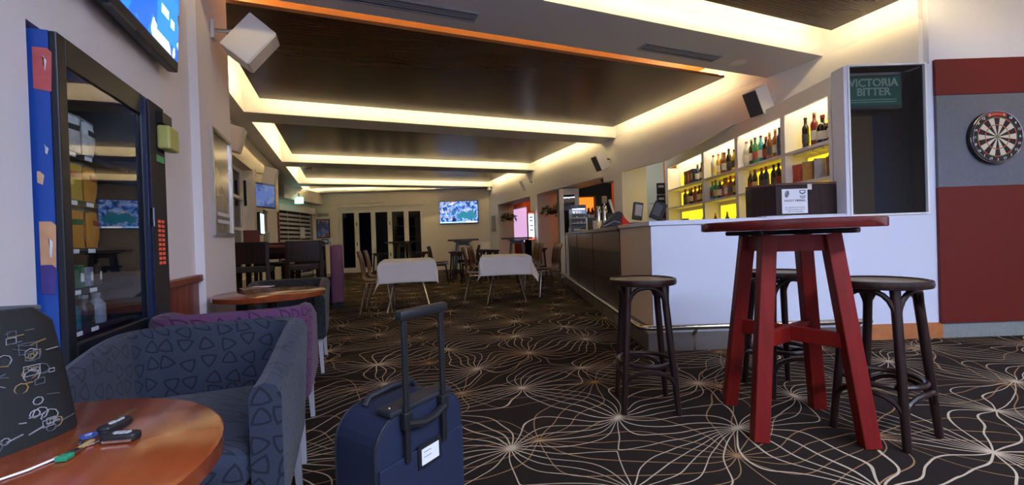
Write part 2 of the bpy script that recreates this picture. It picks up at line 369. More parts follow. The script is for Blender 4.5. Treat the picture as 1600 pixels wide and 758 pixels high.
# ceiling: beams and borders at 2.8 m, timber panels floating in lit coves
cm = MB()
cm.box(-2.7,-1.2,-3.4,17.5,2.8,3.35); cm.box(4.72,9.6,2.09,17.5,2.8,3.35); cm.box(4.72,9.6,-3.4,2.09,3.28,3.35)
for y0, y1 in ((-3.4,-3.0),(2.88,3.5),(6.5,7.0),(10.1,10.7),(13.5,14.1)): cm.box(-1.2,4.72,y0,y1,2.8,3.35)
cm.prism([(-1.2,15.97),(4.72,13.62),(4.72,17.5),(-1.2,17.5)], 2.8, 3.35)
ceil = struct(cm.build('ceiling', CEIL), 'pale beamed ceiling with timber coffers edged by warm cove light', 'ceiling')
bx(-1.2,4.72,2.9,5.2,3.27,3.35).build('timber_soffit', COVEWOOD, ceil); bx(-1.2,4.72,-3.0,2.9,3.28,3.35).build('cove_soffit', WHITE, ceil); bx(-1.2,4.72,5.2,16,3.28,3.35).build('cove_soffit', WHITE, ceil)
def led_rect(x0,x1,y0,y1,near):
    m = MB(); z0, z1 = 2.972, 2.99; e = .012; t = .02
    m.box(x0+e,x0+e+t,y0+e,y1-e,z0,z1); m.box(x1-e-t,x1-e,y0+e,y1-e,z0,z1)
    m.box(x0+e+t,x1-e-t,y0+near,y0+near+t,z0,z1); m.box(x0+e+t,x1-e-t,y1-e-t,y1-e,z0,z1); return m
for y0, y1, g0 in ((-3.0,2.88,.22),(3.5,6.5,.41),(7.0,10.1,.22),(10.7,13.5,.22)):
    p = bx(-.98,4.50,y0+g0,y1-.22,2.93,2.96).build('timber_panel', TIMBER, ceil)
    led_rect(-.98,4.50,y0+g0,y1-.22,.13 if g0 > .3 else .012).build('led_strip', LED, p)
p = MB().prism([(-1.05,14.2),(3.0,14.2),(-1.05,15.8)], 2.93, 2.96).build('timber_panel', TIMBER, ceil)
q = MB()
for A, B in (((-1.04,14.22),(2.9,14.22)),((2.9,14.22),(-1.04,15.76)),((-1.04,15.76),(-1.04,14.22))): q.bar((*A,2.981),(*B,2.981),.02,.018)
q.build('led_strip', LED, p)
def vent(X0, X1, Y, label):
    v = thing('air_vent', label, 'vent', ((X0+X1)/2, Y, 2.8)); h = (X1-X0)/2
    m = MB(); m.box(-h,h,-.07,-.055,-.012,0); m.box(-h,h,.055,.07,-.012,0); m.box(-h,-h+.015,-.055,.055,-.012,0); m.box(h-.015,h,-.055,.055,-.012,0); m.build('frame', GREY, v)
    bx(-h+.015,h-.015,-.055,.055,-.003,-.001).build('slot', BLACK, v)
    for k in (-.025, 0, .025): bx(-h+.015,h-.015,k-.004,k+.004,-.011,-.003).build('slat', GREY, v)
vent(-.1,1.05,3.27,'long slotted air vent in the ceiling beam nearest the camera, centre'); vent(2.7,3.67,3.27,'shorter slotted air vent in the near ceiling beam toward the bar')
d = thing('ceiling_speaker','flat round white ceiling disc on the near beam above the bar','ceiling speaker', (3.98,3.28,2.8)); MB().lathe([(.07,-.006),(.065,-.008),(.06,-.004)],20).build('grille',WHITE,d); MB().lathe([(.085,0),(.085,-.006),(.07,-.006),(.07,0)],20,cap=False).build('rim',WHITE,d)

# left wall, recess for the vending machine, pillar
lw = MB(); lw.box(-1.65,-.85,-3.4,1.665,0,3.28); lw.box(-1.65,-.85,1.665,2.49,1.675,3.28); lw.box(-1.65,-.85,2.49,3.08,0,3.28); lw.box(-1.72,-1.65,1.6,2.55,0,1.8)
lw.box(-1.65,-.803,3.08,3.84,0,3.28)
struct(lw.build('wall_left', LILAC), 'plain painted wall with pillar beside the vending machine', 'wall')
tr = empty_struct('trim_1', 'red brown timber dado panelling with cap rail right of vending machine', 'panelling', (-.85,2.49,0))
for k in range(5): bx(0,.012,.004+k*.117,.004+k*.117+.113,0,.79).build('board', DADO, tr)
bx(0,.035,0,.60,.79,.83).build('cap_rail', DADO, tr, .006)
# window wall on the left
ww = MB(); Xw = -1.45
for y0, y1, z0, z1 in ((3.84,5.6,0,2.8),(5.6,8.4,0,.5),(5.6,8.4,2.32,2.8),(8.4,9.2,0,2.8),(9.2,11.0,0,.5),(9.2,11.0,2.32,2.8),(11.0,11.35,0,2.8)): ww.box(Xw-.3,Xw,y0,y1,z0,z1)
ww.box(-2.7,Xw-.3,11.2,11.35,0,2.8)
struct(ww.build('wall_left_windows', CREAM), 'cream wall with two deep window recesses behind the dark bar chairs', 'wall')
for i, (y0, y1) in enumerate(((5.6,8.4),(9.2,11.0)), 1):
    wn = empty_struct('window_%d' % i, ['nearer tall window with black panes in the left wall','farther tall window with black panes behind the small wall screen'][i-1], 'window', (Xw-.2,y0,.5))
    h = 1.82; W_ = y1-y0; fr = MB(); n = 3 if i == 1 else 2
    fr.box(-.03,.03,0,W_,0,.06); fr.box(-.03,.03,0,W_,h-.06,h)
    for k in range(n+1): c = .03+(W_-.06)*k/n; fr.box(-.03,.03,c-.03,c+.03,.06,h-.06)
    for z in (.80,1.32): fr.box(-.03,.05,.03,W_-.03,z-.025,z+.025)
    fr.build('window_frame', WHITE, wn)
    for k in range(n):
        c0 = .06+(W_-.06)*k/n; c1 = (W_-.06)*(k+1)/n
        for z0, z1 in ((.06,.775),(.825,1.295),(1.345,h-.06)): bx(-.006,.006,c0,c1,z0,z1).build('pane', DGLASS, wn)
# far wall
def bframe(name, label, cat, b, a): return empty_struct(name, label, cat, P(b,a,0), ROT)
fw = bframe('wall_back', 'far cream wall with folding glass doors and television', 'wall', 0, 14.7)
m = MB(); m.box(-9,-6.08,0,.2,0,2.8); m.box(-6.08,-3.06,0,.2,2.30,2.8); m.box(-3.06,-.3,0,.2,0,2.8); m.build('plaster', CREAM, fw)
m = MB(); m.box(-6.9,-4.4,-.05,0,2.42,2.46); m.build('ledge', CREAM, fw)
dr = bframe('door_1', 'white framed five leaf folding glass doors with darkness outside', 'door', -6.08, 14.78)
W_ = 3.02; m = MB(); m.box(0,.05,-.03,.05,0,2.30); m.box(W_-.05,W_,-.03,.05,0,2.30); m.box(.05,W_-.05,-.03,.05,2.20,2.30); m.box(.05,W_-.05,-.03,.05,0,.03); m.build('door_frame', WHITE, dr)
for k in range(5):
    x0 = .055+k*.583; x1 = x0+.577; lf = MB()
    lf.box(x0,x0+.075,-.02,.03,.035,2.195); lf.box(x1-.075,x1,-.02,.03,.035,2.195); lf.box(x0+.075,x1-.075,-.02,.03,2.10,2.195); lf.box(x0+.075,x1-.075,-.02,.03,.035,.17)
    l = lf.build('door_leaf', WHITE, dr); bx(x0+.075,x1-.075,0,.008,.17,2.10).build('pane', DGLASS, l)
    if k % 2 == 0 and k < 4: 
        for z in (.6,1.0,1.7): bx(x1-.012,x1+.018,-.03,-.02,z-.06,z+.06).build('hinge', DGREY, l)
# shuttered wall in the far left corner
sw = bframe('wall_shutter', 'far left corner wall holding the roller shutter', 'wall', -6.95, 12.2)
m = MB(); m.box(-.2,0,0,2.6,0,2.8); m.box(0,.38,0,2.5,2.42,2.8); m.build('plaster', CREAM, sw)
sh = thing('roller_shutter', 'slatted roller shutter with horizontal see-through gaps under exit sign', 'shutter', P(-6.95,12.2,0), ROT)
bx(.002,.16,.10,2.35,2.08,2.28).build('shutter_box', WHITE, sh)
for y in (.16,2.27): bx(.002,.08,y-.02,y+.03,0,2.08).build('guide', STEEL, sh)
for y in (.8,1.55): bx(.02,.03,y-.012,y+.012,.02,2.08).build('guide', STEEL, sh)
for k in range(15): bx(.032,.045,.19,2.25,.05+k*.135,.05+k*.135+.07).build('slat', LEGGREY, sh)
bx(.002,.006,.19,2.25,.02,2.08).build('shutter_backing', BLACKM, sh)
nt_ = thing('paper_notice','blank white notice taped to the roller shutter','notice',P(-6.898,13.7,1.25),ROT); bx(0,.004,0,.3,0,.36).build('sheet', PAPER, nt_); bx(.004,.006,.1,.2,.34,.375).build('tape', CLOTH, nt_)
ns = thing('sticker_notice','small blue sticker low on the roller shutter','notice',P(-6.898,13.75,.95),ROT); bx(0,.004,0,.2,0,.16).build('sheet', pm('sticker_blue',(.1,.2,.5),.5), ns); bx(.004,.006,.02,.18,.1,.13).build('print', PAPER, ns)
# right hand wall: bulkhead over openings, columns
rw = MB(); X0, X1 = 4.72, 5.27
rw.box(X0,X1,6.36,14.3,2.15,2.8); rw.box(X0,X0+.06,5.2,6.36,2.15,2.8); rw.box(X0,X1,2.09,5.2,2.37,2.8); rw.box(X0+.06,X1,5.2,6.36,2.37,2.8); rw.add([(X0+dx,y,z) for dx in (0,.04) for y, z in ((4.0,2.37),(5.2,2.15),(5.2,2.37))],[(0,1,2),(3,5,4),(0,3,4,1),(1,4,5,2),(2,5,3,0)]); rw.box(X0,X1,13.05,14.3,0,2.15); rw.box(X0,5.42,10.0,10.45,0,2.15); rw.box(X0,X1,6.36,6.62,0,2.15); rw.box(X0,X1,6.62,6.95,2.03,2.15)
struct(rw.build('wall_right', WHITE), 'white bulkhead and columns framing openings beyond the bar', 'wall')
for (y0,y1,x1,k) in ((9.985,10.465,5.43,1),(13.035,14.0,5.28,2)): struct(bx(X0-.012,x1,y0,y1,0,.12).build('baseboard_column_%d' % k, GREY), ['grey skirting round the middle column','grey skirting round the far column'][k-1], 'skirting')
struct(bx(6.6,6.75,5,17.5,0,2.8).build('wall_orange', ORANGE), 'bright orange wall seen through the openings on the right', 'wall')
pw = bframe('wall_partition', 'pale green wall behind the bar opening with notices', 'wall', 2.7, 9.3); bx(0,1.3,0,.1,0,2.8).build('plaster', PALE, pw)
# wall with dartboard, end of back bar
ws = bframe('wall_side', 'white wall facing the camera with dart panel and lit sign recess', 'wall', 2.93, 3.66)
m = MB(); m.box(0,.045,0,.14,0,2.39); m.box(.70,.75,0,.14,0,2.39); m.box(.045,.70,0,.14,0,1.10); m.box(.045,.70,0,.14,2.385,2.39); m.box(.045,.70,.13,.14,1.10,2.385); m.box(.75,5.6,0,.2,0,3.3); m.build('plaster', BARWHITE, ws)
m = MB(); m.box(.03,.045,-.012,0,1.085,2.40); m.box(.70,.715,-.012,0,1.085,2.40); m.box(.045,.70,-.012,0,1.085,1.10); m.box(.045,.70,-.012,0,2.385,2.40); m.build('recess_frame', WHITE, ws)
struct(bx(8.4,8.6,-3.4,1.2,0,3.3).build('wall_far_right', LILAC), 'plain wall closing the room out of view on the right', 'wall')
struct(bx(-1.7,8.6,-3.6,-3.4,0,3.3).build('wall_behind', LILAC), 'plain wall closing the room behind the photographer', 'wall')
bb = bframe('baseboard_side', 'low skirting under dart wall, part bare timber, part grey', 'skirting', 2.93, 3.66)
bx(.02,.80,-.014,0,0,.135).build('bare_timber', pm('bare_pine',(.42,.15,.05),.7,var=.25,scale=14), bb); bx(.80,5.5,-.014,0,0,.12).build('grey_skirting', pm('grey_skirt',(.22,.24,.23),.8,var=.2,scale=40), bb)
# invented fixtures: cool fill panels added out of view behind the photographer
for k, (x, y) in enumerate(((.6,-1.4),(2.2,-1.4),(3.8,-1.4))):
    t = thing('added_ceiling_light', ['left','middle','right'][k]+' one of three added cool white fill panels behind the photographer', 'added fill light', (x,y,2.93), 0, 'added cool fill panels')
    m = MB(); m.box(-.62,.62,-.32,-.3,-.05,0); m.box(-.62,.62,.3,.32,-.05,0); m.box(-.62,-.6,-.3,.3,-.05,0); m.box(.6,.62,-.3,.3,-.05,0); m.build('frame', WHITE, t)
    bx(-.6,.6,-.3,.3,-.04,-.02).build('diffuser', FILLP, t)
ORL = emis('added_orange_lamp', (1,.5,.16), 30)  # made-up lamps, added out of view to light the orange wall
for k, (x, y) in enumerate(((6.1,12.2),(6.2,9.6),(6.1,15))):
    t = thing('added_downlight', ['middle','nearest','farthest'][k]+' of three small warm downlights added to light the orange wall', 'light', (x,y,2.8), 0, 'added orange wall downlights'); MB().lathe([(.12,0),(.12,-.02),(.1,-.02),(.1,0)],16,cap=False).build('rim', WHITE, t); MB().lathe([(.095,-.012),(.095,-.006)],16).build('lamp', ORL, t)
COOL2 = emis('partition_fill', (.9,1,.95), 40)  # unseen tube added to brighten the pale partition
t = thing('added_tube_light', 'unseen cool tube light added over the servery passage', 'light', P(3.0,8.3,2.8), ROT); bx(-.3,.3,-.06,.06,-.03,0).build('housing', WHITE, t); bx(-.28,.28,-.03,.03,-.05,-.03).build('tube', COOL2, t)

# ================================================================== BAR
# counter: white front to the camera, beige return, dark panelled run going away; local x = b, y = a, origin at its near left corner
bar = thing('bar_counter', 'long bar counter with white front, beige return and dark panelled side', 'bar counter', P(1.20,3.62,0), ROT)
L_ = 5.55
bx(.02,1.72,.02,.55,.15,1.055).build('carcass', BARWHITE, bar); bx(.02,.55,.55,L_,.15,1.045).build('carcass', BARWOOD, bar)
bx(0,1.72,0,.02,.165,1.06).build('white_front_panel', BARWHITE, bar, .003)
bx(0,.02,.022,1.03,.165,1.06).build('beige_side_panel', BEIGE, bar, .003)
for y0, y1 in ((1.04,2.55),(2.56,4.05),(4.06,5.30)):
    bx(-.012,.02,y0,y1,.80,1.035).build('upper_panel', BARTAN, bar, .002)
    for z0, z1 in ((.165,.48),(.487,.795)): bx(0,.02,y0,y1,z0,z1).build('dark_panel', BARWOOD, bar, .002)
bx(-.03,.02,5.31,L_,.10,1.04).build('end_post', BARWHITE, bar, .004)
for y0 in (2.545,4.045): bx(-.018,-.01,y0,y0+.02,.165,1.035).build('joint_strip', BARWOOD, bar)
bx(-.02,1.72,-.02,.60,1.06,1.10).build('white_counter_top', BARWHITE, bar, .004); bx(-.02,.60,.60,1.04,1.06,1.10).build('beige_counter_top', BEIGE, bar, .004)
bx(-.03,.60,1.04,L_,1.045,1.09).build('wood_counter_top', BARTAN, bar, .006)
m = MB(); m.box(-.08,1.76,-.10,-.085,0,.14); m.box(-.08,-.065,-.085,L_,0,.14); m.build('kick_plate', STEEL, bar)
m = MB(); m.box(-.08,1.76,-.10,.02,.14,.155); m.box(-.08,.02,.02,L_,.14,.155); m.build('plinth_ledge', STEEL, bar)
for k in range(9): bx(-.084,-.079,.45+k*.62,.45+k*.62+.012,0,.14).build('kick_joint', CHROME, bar)
for k in range(5): bx(.3+k*.36,.312+k*.36,-.104,-.099,0,.14).build('kick_joint', CHROME, bar)
rail = [(-.15,L_,.21)] + [(-.15,y,.21) for y in (4,2.5,1,.2)] + [(-.15+.09*(1-math.cos(t)),-.07-.09*math.sin(t)+.0,.21) for t in (R(0),R(30),R(60),R(90))] + [(.6,-.16,.21),(1.74,-.16,.21)]
MB().tube(rail, .024, 10).build('foot_rail', BRASS, bar, smooth=True)
for y in (.45,1.7,3.0,4.3,5.4): MB().bar((-.15,y,.20),(-.072,y,.12),.03,.012).build('rail_bracket', BRASS, bar)
for x in (.3,1.0,1.65): MB().bar((x,-.16,.20),(x,-.092,.12),.03,.012).build('rail_bracket', BRASS, bar)

# back bar shelving: local x = depth behind front edge, y = along, origin at the near end
SB0, SB1 = 2.93, 3.66
su = thing('back_bar_shelving', 'white back bar shelving with yellow backlit panels', 'shelving', P(SB0,3.81,0), ROT)
D_ = .22; dy = 3.81
div = [(3.815,3.85),(4.46,4.53),(5.39,5.46),(6.34,6.41),(7.80,7.93)]
m = MB(); m.box(0,.02,.005,4.12,2.20,2.36); m.build('fascia', WHITE, su); bx(.02,D_,.005,4.12,2.31,2.36).build('top_board', WHITE, su)
for a0, a1 in div: bx(0,D_,a0-dy,a1-dy,.9,2.20).build('divider', WHITE, su)
bx(D_,D_+.02,.005,4.12,.9,2.30).build('back_panel', CREAM, su)
bx(-.05,D_,.04,4.10,.96,1.0).build('back_bench', WHITE, su); bx(-.04,D_,.04,4.10,0,.96).build('bench_cabinet', WHITE, su)
for i in range(4):
    a0 = div[i][1]-dy; a1 = div[i+1][0]-dy; c = (a0+a1)/2; w2 = (a1-a0)/2
    for z in (1.44,1.77): bx(.0,D_-.002,a0,a1,z,z+.03).build('shelf', WHITE, su)
    for z0, z1 in ((1.06,1.38),(1.50,1.73),(1.83,2.05)): bx(D_-.006,D_,c-w2*.88,c+w2*.88,z0,z1).build('backlit_panel', YELLOWLIT, su)
    bx(.03,.05,a0+.02,a1-.02,2.285,2.30).build('light_strip', SHELFLED, su)

# bottles: shared meshes by shape, each bottle its own thing
SHAPES = {
 'spirit': [(.001,0),(.037,0),(.039,.01),(.039,.17),(.034,.195),(.016,.215),(.014,.26),(.015,.262)],
 'wine':   [(.001,0),(.036,0),(.037,.01),(.037,.19),(.028,.215),(.015,.24),(.0135,.295),(.015,.30)],
 'tall':   [(.001,0),(.031,0),(.032,.01),(.032,.20),(.028,.225),(.014,.25),(.013,.30),(.014,.302)],
 'squat':  [(.001,0),(.05,0),(.052,.01),(.052,.15),(.045,.18),(.018,.205),(.016,.245),(.017,.247)],
}
CAPZ = {'spirit':(.258,.285,.0165),'wine':(.262,.303,.0155),'tall':(.296,.318,.015),'squat':(.243,.275,.019)}
LABZ = {'spirit':(.05,.14,.0396),'wine':(.05,.135,.0376),'tall':(.06,.15,.0326),'squat':(.04,.12,.0526)}
LIQ = {}
for n, c in dict(amber=(.22,.07,.012), dark=(.012,.010,.010), green=(.02,.20,.05), clear=(.55,.56,.52), teal=(.03,.30,.38), orange=(.45,.14,.02), yellow=(.60,.40,.05), navy=(.015,.03,.12), red=(.25,.02,.02), brown=(.09,.035,.012)).items():
    LIQ[n] = pm('bottle_'+n, c, .12, var=.08, spec=.6, coat=.4)
LABM = [pm('label_'+str(i), c, .6, var=.05) for i, c in enumerate(((.75,.72,.65),(.08,.08,.09),(.55,.42,.15),(.28,.06,.045)))]
CAPM = [BLACK, pm('cap_gold',(.5,.36,.12),.35,metal=.7), pm('cap_red',(.35,.03,.03),.5), WHITE]
_bm = {}
def bottle(kind, col, lab, cap, loc, label, group, s=1.0):
    for key, fn in ((('b',kind), lambda: MB().lathe(SHAPES[kind],14).mesh('glass_body',smooth=True)),
                    (('l',kind), lambda: MB().lathe([(LABZ[kind][2],LABZ[kind][0]),(LABZ[kind][2],LABZ[kind][1])],14,cap=False).mesh('paper_label',smooth=True)),
                    (('c',kind), lambda: MB().lathe([(CAPZ[kind][2],CAPZ[kind][0]),(CAPZ[kind][2],CAPZ[kind][1])],10).mesh('cap',smooth=True))):
        if key not in _bm: _bm[key] = fn(); _bm[key].materials.append(WHITE)
    t = thing('bottle', label, 'bottle', loc, random.uniform(0,6), group); t.scale = (s,s,s)
    for key, nm, mt in ((('b',kind),'glass_body',LIQ[col]),(('l',kind),'paper_label',LABM[lab]),(('c',kind),'cap',CAPM[cap])):
        o = bpy.data.objects.new(nm, _bm[key]); COL.objects.link(o); o.parent = t; o.material_slots[0].link = 'OBJECT'; o.material_slots[0].material = mt
    return t
ORD = ['first','second','third','fourth','fifth','sixth','seventh','eighth','ninth','tenth']
CODE = {'a':'amber','d':'dark','g':'green','c':'clear','t':'teal','o':'orange','y':'yellow','n':'navy','r':'red','b':'brown'}
SH = {'s':'spirit','w':'wine','l':'tall','q':'squat'}
def row(bay, shelf, spec, a_near, a_far, z, b=3.03, group=None):
    """spec: 'colour+shape' pairs from the far (left) end to the near (right) end"""
    it = spec.split(); n = len(it)
    for k, s in enumerate(it):
        a = a_far + (a_near-a_far)*(k/(n-1) if n > 1 else .5); c = CODE[s[0]]; kd = SH[s[1]]
        bottle(kd, c, random.choice([0,0,1,2,3]), random.choice([0,0,1,2]), P(b+random.uniform(-.015,.015), a, z+.0005),
               '%s %s bottle, %s from the left on the %s shelf of the %s bay' % (c, {'spirit':'spirit','wine':'wine','tall':'slim','squat':'squat'}[kd], ORD[k], shelf, bay), group or 'bottles on the back bar', random.uniform(1.0,1.06) if shelf == 'upper' else .9 if kd == 'wine' else random.uniform(.96,1.0))
row('right-hand','upper','dl rl dq aq',3.93,4.28,1.80)
row('second-right','upper','cl dl gl tl ds al al nl gl',4.585,5.335,1.80)
row('second-right','middle','dw dw dw nw dw dw rw',4.62,5.28,1.47)
row('second-left','upper','cl yl ol as dl ys cl',5.55,6.22,1.80)
row('second-left','middle','ts gs ns as os as bs bs',5.53,6.28,1.47)
row('second-left','lowest','bw bw gw',5.62,6.2,1.0005)
row('left-hand','upper','ns bs ds',6.50,6.78,1.80)
row('left-hand','middle','bs bs ds as bs as bs',6.50,7.25,1.47)
row('second-right','lowest','cq cq',5.12,5.28,1.0005)
bottle('wine','dark',1,0,P(3.0,6.5,1.0005),'tall dark bottle on the lowest shelf of the left-hand bay','bottles on the back bar',1.1)
for k, (a, c, nm) in enumerate(((7.16,(.16,.05,.02),'brown'),(7.02,(.28,.06,.03),'reddish'),(6.9,(.02,.03,.09),'navy'))):
    t = thing('gift_box', nm+' bottle gift box on the upper shelf of the left-hand bay', 'box', P(3.03,a,1.8005), ROT, 'gift boxes on the back bar'); bx(-.045,.045,-.045,.045,0,.24).build('carton', pm('carton_'+nm,c,.5), t, .003); bx(-.046,-.0455,-.03,.03,.07,.17).build('print', LABM[2], t)
# snack packets and stemware rack on the right-hand bay
for k in range(7):
    c = [(.5,.08,.04),(.05,.06,.2),(.6,.35,.1),(.15,.15,.18),(.5,.5,.55),(.4,.2,.08),(.02,.02,.03)][k]; nm = ['red','navy','yellow','grey','silver','tan','black'][k]
    t = thing('snack_packet', nm+' snack packet standing on the middle shelf of the right-hand bay', 'snack packet', P(3.02+(k%2)*.05,4.40-k*.082,1.4705), ROT+R(-70+k*13), 'snacks on the back bar')
    rows = []
    for j in range(7):
        z = j/6*.19; th = .028*math.sin(math.pi*j/6)**.6+.002; w_ = .06-.004*math.sin(math.pi*j/6)
        rows.append([(-w_,0,z),(-w_*.5,-th,z),(w_*.5,-th,z),(w_,0,z),(w_*.5,th,z),(-w_*.5,th,z)])
    MB().grid(rows, True).build('foil_bag', pm('foil_'+nm,c,.3,var=.3,scale=30), t, smooth=True); bx(-.058,.058,-.002,.002,.188,.2).build('crimp', GREY, t)
t = thing('glass_rack', 'wire rack under the upper shelf of the right-hand bay', 'rack', P(3.03,4.15,1.77), ROT)
for k in range(4): MB().tube([(-.08,-.2+k*.13,-.012),(-.08,-.2+k*.13,-.03),(.08,-.2+k*.13,-.03),(.08,-.2+k*.13,-.012)],.004,6).build('wire', STEEL, t)
bx(-.08,.08,-.22,.22,-.012,-.001).build('plate', WHITE, t)
def tumbler(loc, label, r=.035, h=.1, mat=None, group='glassware on the bench'):
    t = thing('glass', label, 'glass', loc, 0, group); MB().lathe([(.001,0),(r*.8,0),(r,h),(r*.93,h),(r*.74,.008),(.001,.008)],14,cap=False).build('tumbler', mat or GLASS, t, smooth=True); MB().lathe([(r*.82,0),(r*.82,.004)],14).build('base', GREY, t); return t
for k in range(4): tumbler(P(2.98,4.72+k*.085,1.0005), '%s upturned glass from the box on the lowest shelf beside the clear bottles' % ORD[k], h=.16)
for k in range(3): tumbler(P(2.98,6.75+k*.09,1.0005), '%s small glass on the lowest shelf of the left-hand bay' % ORD[k], h=.13)
t = thing('black_mug','black mug on the lowest shelf of the left-hand bay','mug',P(2.97,7.15,1.14),ROT); 
MB().lathe([(.001,0),(.05,0),(.055,.1),(.05,.1),(.045,.01),(.001,.01)],14,cap=False).build('cup',BLACK,t,smooth=True); MB().tube([(-.05,0,.08),(-.085,0,.07),(-.085,0,.035),(-.05,0,.02)],.008,6).build('handle',BLACK,t)
t = thing('mug_stand','dark raised tray under the black mug','tray',P(2.97,7.15,1.0),ROT); bx(-.07,.07,-.1,.1,.12,.139).build('tray_top',BLACKM,t); 
for sx in (-1,1): bx(sx*.06-.01,sx*.06+.01,-.09,.09,0,.12).build('tray_leg',BLACKM,t)

# sign recess
bx(.046,.699,.118,.129,1.101,2.384).build('recess_back', pm('recess_dark',(.004,.008,.014),.3), ws)
m = MB(); m.box(.045,.05,.015,.118,1.101,2.384); m.box(.695,.70,.015,.118,1.101,2.384); m.box(.05,.695,.015,.118,2.379,2.384); m.box(.05,.695,.015,.118,1.101,1.106); m.build('recess_lining', BLACKM, ws)
bx(.052,.33,.10,.117,1.107,1.98).build('tan_panel', pm('recess_tan',(.12,.07,.03),.6), ws); bx(.33,.50,.108,.117,1.107,1.98).build('blue_panel', pm('recess_blue',(.006,.014,.05),.3), ws)
sg = thing('beer_sign', 'green embossed box sign in the glazed recess beside dart panel', 'sign', P(SB0+.31,3.66+.085,2.05), ROT)
bx(-.256,.25,-.03,.03,-.02,.30).build('sign_box', pm('sign_bezel',(.10,.11,.11),.5), sg, .006); bx(-.24,.225,-.036,-.03,.01,.26).build('sign_face', pm('sign_green',(.03,.13,.10),.4,emit=.15), sg)
SGL = pm('sign_letter',(.30,.38,.34),.4,emit=.2)
text(sg,'VICTORIA',.096,SGL,(-.01,-.038,.205),sx=1.0,bold=.0015); text(sg,'BITTER',.096,SGL,(-.01,-.038,.125),sx=1.0,bold=.0015)
for z in (.055,.035): bx(-.21,.19,-.04,-.036,z,z+.006).build('rule', SGL, sg)
bx(-.235,.21,-.05,-.03,.27,.29).build('top_trim', GREY, sg)
bx(.046,.699,.008,.014,1.101,2.384).build('pane', glassmat('tinted_glass',(.72,.74,.75),1.5), ws)

# dart backing and dartboard
dp = thing('dart_backing', 'red backing panels with grey felt band behind the dartboard', 'panel', P(3.705,3.66,0), ROT)
bx(0,1.6,-.03,-.002,2.105,2.415).build('red_panel', DARTRED, dp, .003); bx(.003,1.6,-.026,-.002,1.312,2.103).build('felt_panel', FELT, dp); bx(0,1.6,-.03,-.002,.13,1.31).build('red_panel', DARTRED, dp, .003)
db = thing('dartboard', 'round dartboard with black and cream wedges on grey felt', 'dartboard', P(4.178,3.632,1.722), ROT)
Md = Matrix.Rotation(math.pi/2, 4, 'X')                      # disc plane faces -y
MB().lathe([(.225,.0),(.228,.03),(.225,.038)],48,Md).build('board', BLACKM, db, smooth=True)
def ringseg(r0, r1, k, z):
        m = MB(); pts = []
        for j in range(4): a = R(90-9-18*k+18*j/3); pts.append((r1*math.cos(a), r1*math.sin(a)))
        for j in range(3,-1,-1): a = R(90-9-18*k+18*j/3); pts.append((r0*math.cos(a), r0*math.sin(a)))
        return m.prism(pts, z-.001, z, Md)
DB_B = pm('dart_black',(.02,.02,.022),.9); DB_C = pm('dart_cream',(.62,.52,.40),.9); DB_R = pm('dart_red',(.55,.07,.03),.8); DB_G = pm('dart_green',(.06,.22,.09),.8)
for r0, r1, c0, c1, nm in ((.016,.099,DB_B,DB_C,'inner'),(.099,.107,DB_R,DB_G,'treble'),(.107,.162,DB_B,DB_C,'outer'),(.162,.170,DB_R,DB_G,'double')):
    for k in range(20): ringseg(r0, r1, k, .0405).build(nm+'_segment', (c0,c1)[k % 2], db)
MB().lathe([(.016,.040),(.016,.042)],16,Md).build('bull', DB_G, db); MB().lathe([(.0065,.042),(.0065,.043)],12,Md).build('bullseye', DB_R, db)
MB().tube([(.213*math.cos(R(10*k)),-.045,.213*math.sin(R(10*k))) for k in range(36)],.0022,6,True).build('wire_ring', CHROME, db)
MB().tube([(.224*math.cos(R(10*k)),-.036,.224*math.sin(R(10*k))) for k in range(36)],.0035,6,True).build('rim_ring', CHROME, db)
for k, nmb in enumerate((20,1,18,4,13,6,10,15,2,17,3,19,7,16,8,11,14,9,12,5)):
    if k == 0: continue
    a = R(90-18*k); text(db, str(nmb), .03, PAPER, (.195*math.cos(a),-.0415,.195*math.sin(a)), (math.pi/2,0,0), .0008, 'number')
m = MB()
for j in range(8):
    a0, a1 = R(66+6*j), R(66+6*(j+1)); m.prism([(.184*math.cos(a0),.184*math.sin(a0)),(.184*math.cos(a1),.184*math.sin(a1)),(.206*math.cos(a1),.206*math.sin(a1)),(.206*math.cos(a0),.206*math.sin(a0))],.0395,.0405,Md)
m.build('maker_band', DB_R, db)

# timber box with notice on the counter
tb = thing('tipping_box', 'dark timber box with white notice and latch standing on white counter', 'box', P(2.635,3.86,1.1165), ROT)
poly = [(-.38,.06),(-.25,-.09),(.37,-.09),(.37,.17),(-.38,.17)]
MB().prism(poly,0,.265).build('box_body', DARKWOOD, tb, .003); MB().prism(poly,.268,.29).build('lid', wood('lid_wood',(.07,.03,.02),(.14,.06,.04),.4), tb, .003)
bx(.03,.07,-.096,-.09,.222,.275).build('latch', CHROME, tb, .002)
nn = bx(-.20,.03,-.093,-.0905,.015,.235).build('notice', PAPER, tb)
text(nn,'FOOTY TIPPING',.026,INK,(-.085,-.094,.128),ext=.0004,bold=.0005)
for k, tx in enumerate(('ALL CARDS MUST BE PLACED','IN THE BOX BEFORE THE 1ST','GAME OF THE ROUND')): text(nn,tx,.0135,INK,(-.085,-.094,.068-.019*k),ext=.0004)
el = [(-.155+.024*math.cos(t)*.85-.024*.55*math.sin(t)*.5, .19+.036*math.sin(t)*.8+.016*math.cos(t)) for t in [R(20*k) for k in range(18)]]
MB().prism(el,.0935,.0942,Md).build('ball_emblem', pm('emblem_grey',(.25,.25,.3),.6), nn)
MB().prism([(-.172,.165),(-.166,.162),(-.138,.212),(-.144,.215)],.0943,.0947,Md).build('ball_emblem', INK, nn)
shp = [(-.042,.222),(.012,.222),(.012,.198),(-.015,.182),(-.042,.198)]
